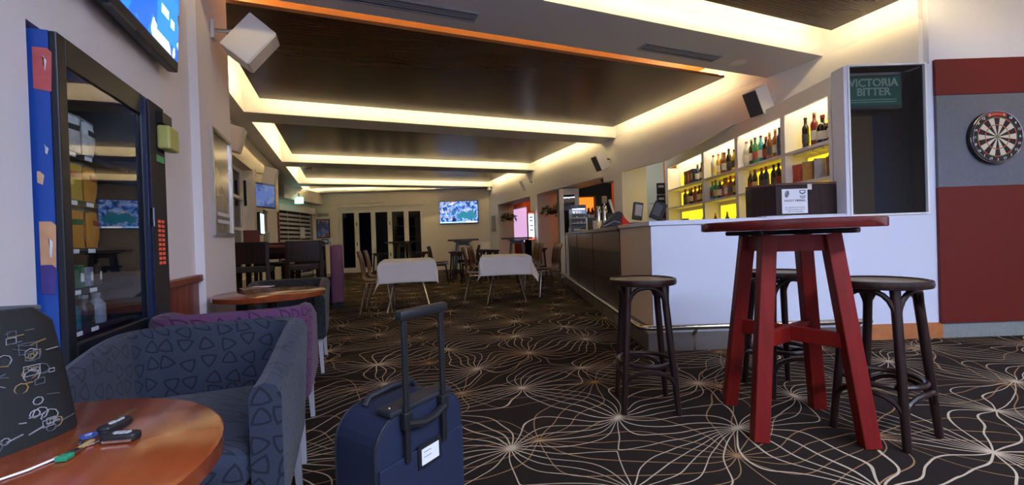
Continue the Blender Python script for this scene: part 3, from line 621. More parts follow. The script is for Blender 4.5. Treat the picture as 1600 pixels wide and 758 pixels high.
MB().prism(shp,.0935,.0942,Md).build('shield_emblem', pm('emblem_dark',(.09,.10,.14),.6), nn)
MB().prism([(-.034,.216),(.004,.216),(.004,.204),(-.015,.194),(-.034,.204)],.0943,.0947,Md).build('shield_emblem', PAPER, nn)
for k in range(2): MB().prism([(-.04,.178-.014*k),(-.015,.164-.014*k),(.01,.178-.014*k),(.01,.172-.014*k),(-.015,.158-.014*k),(-.04,.172-.014*k)],.0935,.0942,Md).build('shield_emblem', INK, nn)
for k, (dx, rz) in enumerate(((0,0),(.03,2),(-.06,-3))):
    t = thing('paper_sheet', ['large white sheet directly under the timber box','white sheet lying lowest under the timber box','white sheet sticking out left under the timber box'][k], 'paper', P(2.62+dx,3.80,1.1005+[.008,.0,.004][k]), ROT+R(rz)); bx(-.42,.40,-.12,.2,0,.0035).build('sheet', PAPER, t); bx(-.40,.38,-.119,-.1185,0.0005,.003).build('edge', INK if k==1 else PAPER, t)
t = thing('beer_coaster','brown coaster at the edge of the white counter left of box','coaster',P(2.16,3.68,1.1005),ROT); bx(-.05,.05,-.05,.05,0,.006).build('card',pm('coaster',(.2,.08,.05),.7),t,.002); bx(-.045,.045,-.045,.045,.006,.0065).build('print',BLACKM,t)

# ------------------------------------------------------------------ things on the counter
COOLLED = emis('cabinet_led', (.75,.88,1), 16)
fd = thing('food_warmer', 'glass fronted food display cabinet at the far end of the bar', 'food cabinet', P(1.44,8.86,1.0905), ROT)
def taper(m, w0, w1, d0, d1, z0, z1, M=None): return m.add([(-w0,-d0,z0),(w0,-d0,z0),(w0,d0,z0),(-w0,d0,z0),(-w1,-d1+(d0-d1),z1),(w1,-d1+(d0-d1),z1),(w1,d1+(d0-d1),z1),(-w1,d1+(d0-d1),z1)],[(0,3,2,1),(4,5,6,7),(0,1,5,4),(1,2,6,5),(2,3,7,6),(3,0,4,7)],M)
CABG = pm('cabinet_blue_grey',(.13,.15,.22),.4)
bx(-.21,.21,-.22,.22,0,.09).build('base', CABG, fd, .008); bx(-.15,.15,.02,.20,.50,.58).build('hood', CABG, fd, .008); bx(-.19,.19,.19,.20,.09,.50).build('back', pm('cabinet_back',(.3,.36,.5),.4), fd)
taper(MB(),.20,.15,.205,.10,.091,.499).build('glass_cover', GLASS, fd)
bx(-.13,.13,.06,.09,.488,.497).build('lamp', COOLLED, fd)
for k, z in enumerate((.18,.29,.39)):
    s_ = bx(-.17+.012*k,.17-.012*k,-.10+.05*k,.18,z,z+.008).build('shelf', STEEL, fd)
FOODS = [pm('pastry',(.55,.28,.10),.6,var=.3,scale=30), pm('wrapped_pink',(.6,.3,.3),.4), pm('wrapped_white',(.7,.72,.8),.4)]
for k in range(11):
    r_ = k % 4; lev = k//4; t = thing('wrapped_snack', '%s %s snack on the %s shelf inside the food cabinet' % (ORD[r_], ['brown pastry','pink wrapped','white wrapped'][k%3], ['lower','middle','top'][lev]), 'snack', P(1.44-.11+.073*r_, 8.86+.03+.05*lev, 1.0905+(.18,.29,.39)[lev]+.0085), ROT, 'snacks in the food cabinet')
    MB().lathe([(.001,0),(.028,.004),(.033,.02),(.024,.04),(.001,.046)],10).build('food', FOODS[k%3], t, smooth=True); bx(-.02,.02,-.036,-.034,0,.014).build('price_tag', PAPER, t)
bx(-.16,-.02,-.222,-.2205,.03,.07).build('price_strip', PAPER, fd); bx(.0,.14,-.222,-.2205,.02,.05).build('price_strip', PAPER, fd)
fg = thing('upright_fridge', 'tall white framed glass door fridge past the end of the bar', 'fridge', P(1.35,9.75,0), ROT)
bx(-.22,.24,.03,.50,0,2.12).build('cabinet', DGREY, fg, .01); m = MB(); m.box(-.22,-.12,-.02,.028,.05,2.12); m.box(.14,.24,-.02,.028,.05,2.12); m.box(-.12,.14,-.02,.028,1.98,2.12); m.box(-.12,.14,-.02,.028,.05,.15); m.build('door_frame', WHITE, fg, .005)
bx(-.12,.14,.0,.01,.15,1.98).build('pane', DGLASS, fg); bx(.17,.20,-.05,-.021,1.0,1.3).build('handle', STEEL, fg)
md = thing('coffee_grinder_screen', 'dark slab machine with chrome edge beside the food cabinet', 'machine', P(1.56,8.1,1.0905), ROT); bx(-.10,.13,-.03,.06,0,.26).build('slab', DGREY, md, .01); bx(-.125,-.102,-.05,.05,0,.25).build('chrome_edge', CHROME, md, .005); bx(-.12,.13,-.06,.08,0,.012).build('foot', BLACK, md)
for k in range(2): tumbler(P(1.50+.09*k,7.55,1.0905), ['left','right'][k]+' stack of pale plastic cups beside the beer tap', r=.04, h=.18, mat=WHITE, group='cups on the bar')
bt = thing('beer_font', 'chrome twin column beer tap with badge and white handle', 'beer tap', P(1.50,6.95,1.0905), ROT)
bx(-.10,.16,-.09,.09,0,.02).build('drip_tray', STEEL, bt, .004)
for x in (-.05,.05): MB().lathe([(.045,.02),(.032,.05),(.03,.34),(.036,.38),(.02,.4)],14,Matrix.Translation((x,0,0))).build('column', CHROME, bt, smooth=True)
MB().tube([(-.05,-.03,.34),(-.05,-.12,.33),(-.05,-.14,.28)],.012,8).build('spout', CHROME, bt); MB().tube([(.05,-.03,.34),(.05,-.12,.33),(.05,-.14,.28)],.012,8).build('spout', CHROME, bt)
MB().lathe([(.012,.4),(.012,.46)],8,Matrix.Translation((.05,0,0))).build('stem', CHROME, bt); bx(.01,.095,-.02,.02,.44,.56).build('badge', pm('badge_tan',(.25,.17,.08),.5), bt, .01)
MB().bar((.20,0,.27),(.135,0,.50),.03,.03,(0,1,0),.045,.04).build('tap_handle', WHITE, bt, .008); bx(.10,.20,-.05,.05,.2,.27).build('tap_block', BLACK, bt, .006); bx(.12,.18,-.03,.03,.02,.2).build('tap_block', STEEL, bt, .004)
rg = thing('card_terminal_case', 'dark navy wedge shaped machine cover on the bar beside red cloth', 'machine', P(1.50,5.95,1.0905), ROT)
MB().prism([(-.24,0),(.10,0),(.10,.12),(.05,.22),(.0,.24),(-.05,.19),(-.2,.07)],-.1,.1,Matrix.Rotation(math.pi/2,4,'X')).build('cover', pm('cover_navy',(.012,.018,.035),.6), rg, .015); MB().tube([(-.22,-.105,.03),(-.06,-.105,.10),(.08,-.105,.06)],.006,6).build('trim', GREY, rg)
rc = thing('bar_cloth', 'folded red cloth on the counter beside the till screen', 'cloth', P(1.48,5.35,1.0905), ROT)
MB().grid([[(-.09+.19*u, -.06+.12*v, (.17*(1-u)**1.6)*(.75+.25*math.sin(5*v+3*u))+.012 if 0<v<1 and 0<u<1 else .0) for u in [i/12 for i in range(13)]] for v in [j/8 for j in range(9)]]).build('red_fold', pm('red_cloth',(.5,.02,.02),.8), rc, smooth=True); bx(-.09,.11,-.062,.062,0,.006).build('hem', CLOTH, rc)
for k, (b_, a_, rz, lb) in enumerate(((1.345,4.50,14,'left till screen with beige back on the beige counter end'),(1.50,4.42,-22,'right till screen tilted back on the white counter'))):
    t = thing('till_screen', lb, 'screen', P(b_,a_,1.1005), ROT+R(rz)); Mr = Matrix.Translation((0,0,.045)) @ Matrix.Rotation(R([8,24][k]),4,'Y' if k==0 else 'Y')
    bx(-.06,.06,-.05,.05,0,.02).build('foot', BLACK, t, .004)
    MB().box(-.055,.055 if k==0 else .075,-.02,.015,.0,.19,Mr).build('monitor', BLACK, t, .008)
    MB().box(-.04,.04,-.023,-.02,.045,.165,Mr).build('back_plate', pm('till_beige',(.30,.26,.24),.5) if k==0 else DGREY, t); MB().box(-.02,.02,.016,.03,.02,.1,Mr).build('stand', DGREY, t)
# papers and posters on the pale partition
for k, (px, py, w_, h_, c, nm) in enumerate(((1003,309,.22,.10,(.7,.75,.75),'small white notice above the till'),(1006,322,.2,.16,(.6,.66,.66),'pale notice on the partition behind the till'),(1019,322,.16,.22,(.66,.7,.66),'tall pale notice beside the black menu strip'))):
    q = ona(px,py,9.29); t = thing('paper_notice', nm, 'notice', q, ROT); bx(-w_/2,w_/2,-.004,0,-h_/2,h_/2).build('sheet', pm('notice_%d'%k,c,.7), t); bx(-w_*.35,w_*.35,-.006,-.004,h_*.2,h_*.3).build('print', GREY, t)
q = ona(1033,318,9.28); t = thing('menu_strip','black hanging menu boards at the edge of the back bar','menu board',q,ROT)
for k in range(4): bx(-.09,.09,-.02,0,.45-.27*k-.24,.45-.27*k).build('board', BLACK, t); bx(-.06,.06,-.023,-.02,.45-.27*k-.1,.45-.27*k-.05).build('print', GREY, t)
# second bar behind the opening
sb = thing('rear_bar_cabinet', 'dark cabinet with orange lit bottle shelves behind the bar', 'cabinet', P(1.60,10.2,0), ROT)
m = MB(); m.box(0,.86,0,.3,0,1.06); m.box(0,.04,0,.3,1.06,2.30); m.box(.47,.86,0,.3,1.06,2.30); m.box(.04,.47,0,.3,1.97,2.30); m.build('carcass', BLACKM, sb)
bx(.04,.47,.28,.3,1.06,1.97).build('lit_back', emis('orange_backlight',(1,.22,.02),1.2), sb); bx(.04,.47,0,.28,1.36,1.40).build('shelf', BLACKM, sb)
for k in range(8): bottle(['spirit','wine','squat','tall'][k%4],['brown','dark','red','navy'][(k*3)%4],0,0,P(1.60+.10+.046*k,10.26+(k%2)*.11,1.4005),'%s bottle from the left on the upper orange lit shelf' % ORD[k],'bottles in the rear cabinet',1.0)
for k in range(6): bottle(['spirit','wine','tall'][k%3],['brown','dark','amber'][(k*2)%3],1,1,P(1.60+.09+.065*k,10.28+(k%2)*.08,1.0605),'%s bottle from the left on the lower orange lit shelf' % ORD[k],'bottles in the rear cabinet',.9)
t = thing('dome_camera','small black dome camera under the bulkhead edge','camera',(4.85,7.15,2.15)); MB().lathe([(.05,0),(.05,-.03),(.04,-.06),(.02,-.085),(.001,-.09)],14).build('dome',BLACK,t,smooth=True); MB().lathe([(.06,0),(.06,-.012)],14).build('ring',WHITE,t)
t = thing('corner_camera','tiny white camera in the far ceiling corner','camera',(4.6,13.55,2.8)); MB().lathe([(.04,0),(.04,-.05)],10).build('mount',WHITE,t); bx(-.06,.06,-.03,.03,-.11,-.05).build('camera_body',WHITE,t,.01)
# low dark furniture glimpsed in the orange room
t = thing('low_shelf','dark low shelf against the orange wall seen past the fridge','shelf',(6.35,12.6,0)); 
for z in (.3,.65,.95): bx(-.2,.2,-1.6,1.6,z,z+.03).build('shelf_board',DARKWOOD,t)
for y in (-1.6,0,1.57): bx(-.2,.2,y,y+.03,0,.98).build('upright',DARKWOOD,t)
q = onx(806,350,6.58); t = thing('pink_screen','large lilac pink lit screen on the orange wall','screen',(6.599,q.y,q.z)); bx(-.03,0,-1.1,1.1,-.75,.6).build('panel',emis('pink_glow',(.75,.45,.75),.8),t); bx(-.045,-.031,-1.15,1.15,.6,.65).build('top_bar',WHITE,t); bx(-.045,-.031,-1.15,1.15,-.8,-.75).build('bottom_bar',DGREY,t)
# hanging plants
def plant(loc, label, r, seed):
    rnd = random.Random(seed); t = thing('hanging_plant', label, 'plant', loc, 0, 'hanging baskets'); 
    MB().lathe([(.001,-r*.55),(r*.35,-r*.5),(r*.5,-r*.25),(r*.5,-r*.2),(.001,-r*.2)],14,cap=False).build('basket', BLACKM, t, smooth=True)
    m = MB()
    for k in range(230):
        a = rnd.uniform(0,6.283); d = rnd.uniform(.1,1)**.5*r; z = rnd.uniform(-.1,.55)*r*(1-.5*d/r) - max(0,d/r-.55)*r*rnd.uniform(.3,1.8)
        c = Vector((d*math.cos(a), d*math.sin(a)*.8, z)); dr_ = Vector((math.cos(a+rnd.uniform(-.8,.8)), math.sin(a+rnd.uniform(-.8,.8)), rnd.uniform(-.9,.4))).normalized()
        sd = dr_.cross(Vector((rnd.uniform(-1,1),rnd.uniform(-1,1),1))).normalized(); l = rnd.uniform(.05,.1); wd = l*.28
        m.add([c, c+dr_*l*.5+sd*wd, c+dr_*l, c+dr_*l*.5-sd*wd], [(0,1,2,3)])
    f = m.build('foliage', LEAF, t); f['kind'] = 'stuff'
    for k in range(3): a = 2.1*k; MB().tube([(r*.45*math.cos(a),r*.45*math.sin(a)*.8,-r*.2),(0,0,r*1.9)],.004,5).build('chain', STEEL, t)
plant((4.97,12.72,1.74),'trailing fern basket hanging in the farther opening by the far column',.24,3)
plant((4.98,9.68,1.74),'larger trailing fern basket hanging beside the middle column',.27,5)
# menu screen on the middle column, small frame, photo frames
t = thing('menu_screen','slim lit white menu screen standing out from the middle column','menu screen',(4.60,10.16,1.32),R(8)); bx(-.1,.1,.0,.05,-.38,.38).build('case',BLACK,t,.004); bx(-.09,.09,-.004,0,-.36,.36).build('page',emis('menu_white',(.7,.85,1),1.3),t)
for k, z in enumerate((.22,.13,.0,-.12)): bx(-.05,.05,-.006,-.004,z,z+.03).build('print',GREY,t)
bx(-.09,.09,-.006,-.004,-.36,-.29).build('print',emis('menu_red',(.8,.15,.08),1),t); bx(-.09,.09,-.006,-.004,.32,.36).build('print',emis('menu_red2',(.7,.15,.1),1),t)
bx(.02,.06,.05,.10,-.1,.1).build('bracket',BLACK,t)
t = thing('small_frame','small grey framed notice on the far right column','picture',(4.72,13.5,1.54)); bx(-.02,-.001,-.19,.19,-.27,.27).build('frame',GREY,t,.004); bx(-.023,-.0205,-.14,.14,-.22,.22).build('print',pm('frame_print',(.35,.36,.35),.5,var=.3,scale=12),t)
t = thing('framed_poster','black framed dark poster on the far wall left of doors','picture',P(-6.59,14.7,1.58),ROT); bx(-.23,.23,-.03,-.001,-.33,.33).build('frame',BLACK,t,.004); bx(-.20,.20,-.033,-.0305,-.30,.30).build('print',screen('poster_art',[(.05,.04,.05),(.04,.08,.2),(.2,.08,.04),(.03,.03,.05)],(6,6,6),.35,3),t)
t = thing('wall_plaque','pale plaque above the black framed poster','plaque',P(-6.58,14.7,2.06),ROT); bx(-.2,.2,-.012,-.001,-.06,.06).build('plate',pm('plaque',(.5,.47,.4),.5),t); bx(-.16,.16,-.014,-.012,-.02,.01).build('print',GREY,t)
t = thing('blue_notice','small blue white notice below the black framed poster','notice',P(-6.52,14.7,1.12),ROT); bx(-.16,.1,-.008,-.001,-.1,.1).build('sheet',pm('notice_blue',(.08,.18,.45),.5),t); bx(-.12,.06,-.01,-.008,-.02,.05).build('print',PAPER,t)
t = thing('hand_sanitiser','white wall dispenser right of the blue notice','dispenser',P(-6.34,14.7,1.12),ROT); bx(-.05,.05,-.09,-.001,-.12,.12).build('case',WHITE,t,.015); bx(-.02,.02,-.094,-.09,-.06,-.02).build('window',DGREY,t)
es = thing('exit_sign','glowing green white exit sign above the roller shutter','exit sign',P(-6.50,12.9,2.30),ROT)
bx(-.13,.13,-.02,.02,0,.2).build('box',emis('exit_glow',(.25,.95,.75),2.6),es,.004); bx(-.02,.02,-.012,.012,.2,.12+.2).build('hanger',WHITE,es)
bx(.0,.10,-.024,-.0205,.03,.17).build('pictogram',emis('exit_white',(.85,1,.95),3),es); m = MB(); m.box(-.09,-.05,-.024,-.0205,.05,.12); m.box(-.10,-.02,-.024,-.0205,.09,.105); m.box(-.075,-.055,-.024,-.0205,.13,.155); m.build('running_figure',emis('exit_man',(.85,1,.95),3),es)
# televisions
tv = thing('television','large wall television on the far wall showing people round a table','television',P(-1.82,14.7,1.99),ROT)
bx(-.68,.68,-.075,-.03,-.39,.39).build('case',BLACK,tv,.006); bx(-.665,.665,-.077,-.0752,-.365,.378).build('screen',TVPIC,tv); bx(-.3,.3,-.03,-.001,-.2,.2).build('wall_mount',BLACK,tv)
bx(-.665,.2,-.079,-.0772,-.362,-.325).build('caption_bar',emis('caption',(.35,.6,1),1.6),tv); bx(.22,.62,-.079,-.0772,-.362,-.32).build('caption_bar',emis('caption_w',(.9,.95,1),1.6),tv)
tv2 = thing('television','black wall television above the vending machine with blue picture','television',(-.85,2.07,1.90)); Mt = Matrix.Rotation(R(3),4,'Y')
MB().box(.03,.075,-.58,.58,0,.66,Mt).build('case',BLACK,tv2,.008); MB().box(.0755,.078,-.56,.56,.05,.645,Mt).build('screen',screen('tv_blue',[(.01,.03,.10),(.02,.12,.65),(.02,.12,.65),(.55,.6,.7),(.03,.2,.9),(.05,.05,.07)],(3.5,3.5,3.5),1.4,9),tv2); bx(.001,.06,-.25,.25,.15,.5).build('wall_mount',BLACK,tv2)
MB().box(.0785,.080,.30,.53,.10,.33,Mt).build('caption_panel',emis('tv_panel',(.03,.22,.9),1.3),tv2); MB().box(.0805,.082,.34,.42,.20,.24,Mt).build('caption_text',emis('tv_text',(.8,.9,1),1.2),tv2); MB().box(.0805,.082,.45,.49,.18,.22,Mt).build('caption_text',emis('tv_text2',(.8,.9,1),1.2),tv2)
bx(.055,.08,-.1,.1,-.012,.0).build('bottom_sensor',DGREY,tv2)
tv3 = thing('television','small angled wall television with blue picture between left windows','television',(-1.45,8.75,1.93),R(-28)); bx(.03,.07,-.38,.38,-.22,.22).build('case',BLACK,tv3,.004); bx(.0705,.073,-.36,.36,-.2,.2).build('screen',screen('tv_dim',[(.03,.06,.18),(.06,.12,.35),(.1,.15,.3)],(5,5,5),.9,4),tv3); bx(-.02,.03,-.05,.05,-.05,.05).build('wall_mount',BLACK,tv3)
t = thing('menu_light_box','upright lit menu light box on the wall below the small television','light box',(-1.45,8.80,1.42)); bx(.001,.05,-.2,.2,-.2,.2).build('case',BLACK,t,.004); bx(.0505,.053,-.18,.18,-.18,.18).build('page',emis('lightbox',(.5,.85,1),1.5),t)
# framed picture on the pillar
t = thing('framed_picture','silver framed portrait print on the pillar near the corner speaker','picture',(-.803,3.51,1.43)); m = MB(); m.box(0.001,.02,-.25,-.225,-.36,.36); m.box(.001,.02,.225,.25,-.36,.36); m.box(.001,.02,-.225,.225,.335,.36); m.box(.001,.02,-.225,.225,-.36,-.335); m.build('frame',STEEL,t)
bx(.001,.008,-.225,.225,-.335,.335).build('print',pm('print_sepia',(.26,.21,.13),.25,var=.6,scale=5,coat=.6),t)
for z in (-.22,-.27): bx(.0085,.0095,-.15,.15,z,z+.025).build('print_caption',PAPER,t)
# loudspeakers
def speaker(loc, label, tilt, side, grille, yaw=0, s=1.0):
    """side=-1 faces -x (hung on the right), +1 faces +x (hung on the left)"""
    t = thing('loudspeaker', label, 'loudspeaker', loc, yaw, 'wall loudspeakers'); M = Matrix.Rotation(R(tilt*-side)*-1 if side > 0 else R(-tilt),4,'Y')
    M = Matrix.Rotation(R(tilt)*(1 if side > 0 else -1),4,'Y')
    a, b, c = .10*s, .09*s, .15*s
    MB().box(-a,a,-b,b,-c,c,M).build('cabinet', WHITE, t, .008)
    x0, x1 = ((a,a+.006) if side > 0 else (-a-.006,-a)); MB().box(x0,x1,-b*.93,b*.93,-c*.94,c*.94,M).build('grille', grille, t, .002)
    e = -side; MB().tube([tuple(M @ Vector((e*a,0,.02))),(e*(a+.07),0,.06),(e*(a+.12),0,.06)],.012,8).build('bracket_arm', STEEL if side>0 else DGREY, t); bx(e*(a+.12)-.01,e*(a+.12)+.01,-.03,.03,.0,.12).build('wall_plate', WHITE, t)
    return t
speaker(onx(1185,158,4.49),'dark fronted loudspeaker above the back bar shelves',26,-1,DGREY)
speaker(onx(938,253,4.49),'dark fronted loudspeaker over the far end of the bar',26,-1,DGREY)
speaker(onx(821,288,4.49),'farthest loudspeaker on the right wall above the orange opening',26,-1,WHITE)
speaker(onx(392,68,-.57),'large white loudspeaker on the pillar in the upper left',38,1,WHITE)
speaker(onx(364,217,-1.22),'white loudspeaker half hidden behind the pillar',15,1,WHITE)
speaker(onx(422,276,-1.22),'white loudspeaker above the small television on the window wall',12,1,WHITE)

# ================================================================== VENDING MACHINE
VX = -.79
vm = thing('vending_machine', 'dark blue snack vending machine with glass door built into wall', 'vending machine', (VX,2.075,0)); y0, y1 = -.394, .394
m = MB(); m.box(-.80,-.02,y0,y0+.03,.06,1.655); m.box(-.80,-.02,y1-.20,y1,.06,1.655); m.box(-.80,-.02,y0+.03,y1-.20,1.60,1.655); m.box(-.80,-.02,y0+.03,y1-.20,.06,.60); m.box(-.80,-.77,y0+.03,y1-.20,.60,1.60)
m.build('cabinet', VBLUE, vm); bx(-.76,-.04,y0+.04,y1-.04,0,.06).build('plinth', BLACK, vm)
m = MB(); m.box(-.02,.0,y0,y0+.045,.06,1.655); m.box(-.02,0,.165,.23,.06,1.655); m.box(-.02,0,y0+.045,.165,1.565,1.655); m.box(-.02,0,y0+.045,.165,.56,.70); m.build('door_frame', pm('door_black',(.008,.010,.016),.4), vm, .004)
bx(-.02,-.002,y0+.0,.23,.06,.555).build('delivery_panel', VBLUE, vm, .004); bx(-.002,.004,y0+.1,.12,.22,.42).build('delivery_flap', BLACK, vm, .003)
for a_, b_ in (((.165),(.173)),((.20),(.208))): bx(0,.012,a_,b_,.08,1.64).build('door_rib', VNAVY, vm)
bx(-.012,-.006,y0+.045,.165,.70,1.565).build('glass_pane', VGLASS, vm)
bx(-.02,.004,.232,y1,.06,1.655).build('selection_panel', BLACKM, vm, .004)
bx(0,.02,.19,.20,1.09,1.17).build('lock_handle', CHROME, vm)
rd = bx(.004,.055,.30,.42,1.45,1.56).build('card_reader', pm('reader_yellow',(.45,.43,.12),.5), vm, .01); bx(.012,.05,.421,.427,1.47,1.54).build('reader_screen', BLACK, rd); bx(.02,.04,.4275,.43,1.475,1.485).build('reader_light', emis('reader_cyan',(.1,.6,1),3), rd)
bx(.004,.03,.30,.41,1.57,1.62).build('reader_bracket', BLACK, vm)
bx(.0045,.007,.29,.37,1.39,1.42).build('green_sticker', pm('green_sticker',(.05,.35,.1),.5), vm)
for k in range(10):
    for j in range(2): bx(.0045,.007,.28+.04*j,.305+.04*j,.92+.021*k,.933+.021*k).build('keypad_button', emis('key_red',(.5,.06,.03),.35), vm)
VIN = pm('vending_interior',(.02,.024,.035),.6)
bx(-.76,-.75,y0+.03,.19,.60,1.60).build('interior_back', VIN, vm); bx(-.75,-.03,y0+.031,y0+.035,.60,1.60).build('interior_side', VIN, vm); bx(-.75,-.03,.185,.19,.60,1.60).build('interior_side', VIN, vm)
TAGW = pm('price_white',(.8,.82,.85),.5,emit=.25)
SHZ = (.72,.86,1.00,1.165,1.33)
for z in SHZ:
    sh_ = bx(-.72,-.06,y0+.036,.184,z-.02,z).build('shelf', VIN, vm)
    for j in (1,2): bx(-.06,-.057,y0+.06+j*.10,y0+.10+j*.10,z-.018,z-.004).build('price_tag', TAGW, sh_)
bx(-.045,-.026,y0+.05,.15,1.588,1.599).build('interior_lamp', emis('vend_lamp',(.75,.88,1),7), vm)
# stickers on the exposed cabinet side
ST = thing  # cabinet side faces the camera at y0
for z0, z1, x0, x1, c, nm in ((1.47,1.60,-.056,-.012,(.42,.08,.08),'red_sticker'),(1.19,1.23,-.056,-.04,(.55,.35,.22),'worn_patch'),(.92,1.08,-.056,-.018,(.50,.27,.14),'worn_patch'),(1.28,1.31,-.035,-.027,(.6,.62,.66),'paint_chip'),(.97,1.03,-.034,-.026,(.62,.62,.66),'paint_chip'),(.86,.95,-.056,-.02,(.05,.03,.18),'torn_sticker'),(1.53,1.575,-.03,-.024,(.7,.6,.6),'paint_chip')):
    MB().prism([(x0,z0+.006),(x1-.004,z0),(x1,z1-.012),(x1-.01,z1),(x0,z1)],-y0+.0005+(.0015 if 'chip' in nm or 'torn' in nm else 0),-y0+.0015+(.0015 if 'chip' in nm or 'torn' in nm else 0),Matrix.Rotation(math.pi/2,4,'X')).build(nm, pm(nm+str(int(z0*100)),c,.6,var=.3,scale=25), vm)
def chips(loc, label, col, band, w=.05, h=.13, rz=0):
    t = thing('chip_packet', label, 'snack packet', loc, rz, 'packets in the vending machine'); rows = []
    for j in range(8):
        u = j/7; th = .013*math.sin(math.pi*u)**.7+.0015; w_ = w*(1-.10*math.sin(math.pi*u))
        rows.append([(-th*.0,-w_,u*h),(th,-w_*.55,u*h),(th,w_*.55,u*h),(0,w_,u*h),(-th,w_*.55,u*h),(-th,-w_*.55,u*h)])
    MB().grid(rows, True).build('foil_bag', col, t, smooth=True)
    bx(.009,.0145,-w*.55,w*.55,h*.60,h*.76).build('brand_band', band, t, .002); bx(-.002,.002,-w,w,h-.006,h+.006).build('crimp', GREY, t)
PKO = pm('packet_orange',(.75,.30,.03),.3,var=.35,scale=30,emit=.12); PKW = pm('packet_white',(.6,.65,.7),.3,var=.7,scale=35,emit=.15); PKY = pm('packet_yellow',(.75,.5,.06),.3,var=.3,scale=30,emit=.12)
RB = pm('band_red',(.6,.05,.03),.4); BB = pm('band_dark',(.05,.06,.08),.4); GB = pm('band_green',(.05,.3,.08),.4)
fx = VX-.085
for k, (sy, zi, c, b_, nm) in enumerate(((-.165,4,PKW,BB,'left silver white packet on the top shelf'),(-.055,4,PKW,BB,'right silver white packet on the top shelf'),(-.165,3,PKY,RB,'left yellow packet on the second shelf'),(-.055,3,PKO,RB,'orange packet with red band on the second shelf'),(-.165,2,PKO,GB,'left orange packet on the third shelf'),(-.05,2,PKO,RB,'right orange packet on the third shelf'))):
    chips((fx,2.075+sy,SHZ[zi]+.001), nm+' of the vending machine', c, b_, rz=R(-10+16*(k%2)), h=.132)
for k in range(4):
    t = thing('chocolate_bar', '%s upright bar from the left on the fourth shelf of the vending machine' % ORD[k], 'chocolate bar', (fx,2.075-.2+.06*k,SHZ[1]+.001), R(5*k), 'bars in the vending machine')
    bx(-.008,.008,-.02,.02,0,.07+.01*(k%2)).build('wrapper', [pm('bar_red',(.4,.05,.05),.3),pm('bar_green',(.1,.35,.15),.3),pm('bar_white',(.6,.6,.65),.3),pm('bar_brown',(.15,.08,.05),.3)][k], t, .003); bx(.0085,.0095,-.012,.012,.02,.05).build('print', TAGW, t)
for k in range(3):
    t = thing('drink_bottle', '%s small bottle from the left on the lowest shelf of the vending machine' % ORD[k], 'bottle', (fx,2.075-.2+.08*k,SHZ[0]+.001), 0, 'drinks in the vending machine'); MB().lathe([(.001,0),(.026,0),(.028,.01),(.027,.07),(.012,.09),(.012,.1)],12).build('bottle_body', [pm('drink_teal',(.05,.3,.35),.2),pm('drink_dark',(.05,.05,.06),.2),pm('drink_white',(.5,.55,.6),.2)][k], t, smooth=True); MB().lathe([(.013,.1),(.013,.112)],10).build('cap', WHITE, t)

# ================================================================== LOUNGE: round tables, tub chairs
def round_table(loc, label, r=.325, z=.69):
    t = thing('round_table', label, 'table', loc); MB().lathe([(r-.006,z-.035),(r,z-.03),(r,z-.005),(r-.006,z)],64).build('table_top', TABLETOP, t, smooth=True)
    MB().lathe([(.035,.03),(.03,.06),(.03,z-.06),(.09,z-.036)],16).build('column', BLACK, t, smooth=True); MB().lathe([(.22,0),(.22,.012),(.05,.035)],32).build('base', BLACK, t, smooth=True)
    return t
round_table((-.515,.755,0), 'small round jarrah topped table with keys and black bag, nearest the camera', .325)
round_table((-.462,3.13,0), 'small round jarrah topped table with papers beside the pillar', .325)
def tub_path(w, d, r):
    pts = []; hw = w/2; hd = d/2
    for k in range(7): pts.append((-hw, -hd+(d-r)*k/6, 0 if k == 0 else k/6))
    for k in range(1,7): a = R(90*k/6); pts.append((-hw+r-r*math.cos(a), hd-r+r*math.sin(a), 1))
    for k in range(1,5): pts.append((-hw+r+(w-2*r)*k/4, hd, 1))
    for k in range(1,7): a = R(90*k/6); pts.append((hw-r+r*math.sin(a), hd-r+r*math.cos(a), 1))
    for k in range(1,7): pts.append((hw, hd-r-(d-r)*k/6, 1-k/6))
    return pts
def tub_chair(loc, rz, label, fab, w=.58, d=.70, arm=.63, back=.70):
    t = thing('tub_chair', label, 'armchair', loc, rz); pts = tub_path(w, d, .13); n = len(pts); th = .075; zb = .27
    rows = []
    for i, (x, y, u) in enumerate(pts):
        a = Vector(pts[max(0,i-1)][:2]); b = Vector(pts[min(n-1,i+1)][:2]); tg = (b-a).normalized(); inn = Vector((tg.y,-tg.x))
        zt = arm+(back-arm)*(u*u*(3-2*u)); o = Vector((x,y)); fl = .02*u
        prof = [(.02,zb),(0,zb+.02),(-fl,zt-.035),(-fl+.012,zt-.010),(-fl+.038,zt),(-fl+.064,zt-.010),(-fl+th,zt-.035),(th,zb+.02),(th-.01,zb)]
        rows.append([(o.x+inn.x*p, o.y+inn.y*p, z) for p, z in prof])
    m = MB().grid(rows, True); k = len(rows[0]); m.f += [tuple(range(k))[::-1], tuple((n-1)*k+j for j in range(k))]
    m.build('shell', fab, t, smooth=True)
    hw = w/2-th; hd = d/2
    bx(-hw+.002,hw-.002,-hd+.01,hd-th-.002,.272,.36).build('seat_base', fab, t, .012); bx(-hw+.003,hw-.003,-hd-.005,hd-th-.003,.362,.46).build('seat_cushion', fab, t, .03, True, 3)
    for sx in (-1,1): MB().tube([(sx*(hw+.0),hd-th-.001,.47),(sx*hw,hd-th+.0,.66)],.004,6).build('seam', fab, t)
    for sx in (-1,1):
        for sy in (-1,1): MB().bar((sx*(w/2-.035),sy*(hd-.05),0),(sx*(w/2-.045),sy*(hd-.06),.27),.022,.022,(0,1,0),.034,.034).build('leg', LEGGREY, t)
        bx(sx*(w/2-.05)-.012,sx*(w/2-.05)+.012,-hd+.06,hd-.06,.245,.268).build('side_rail', LEGGREY, t)
    return t
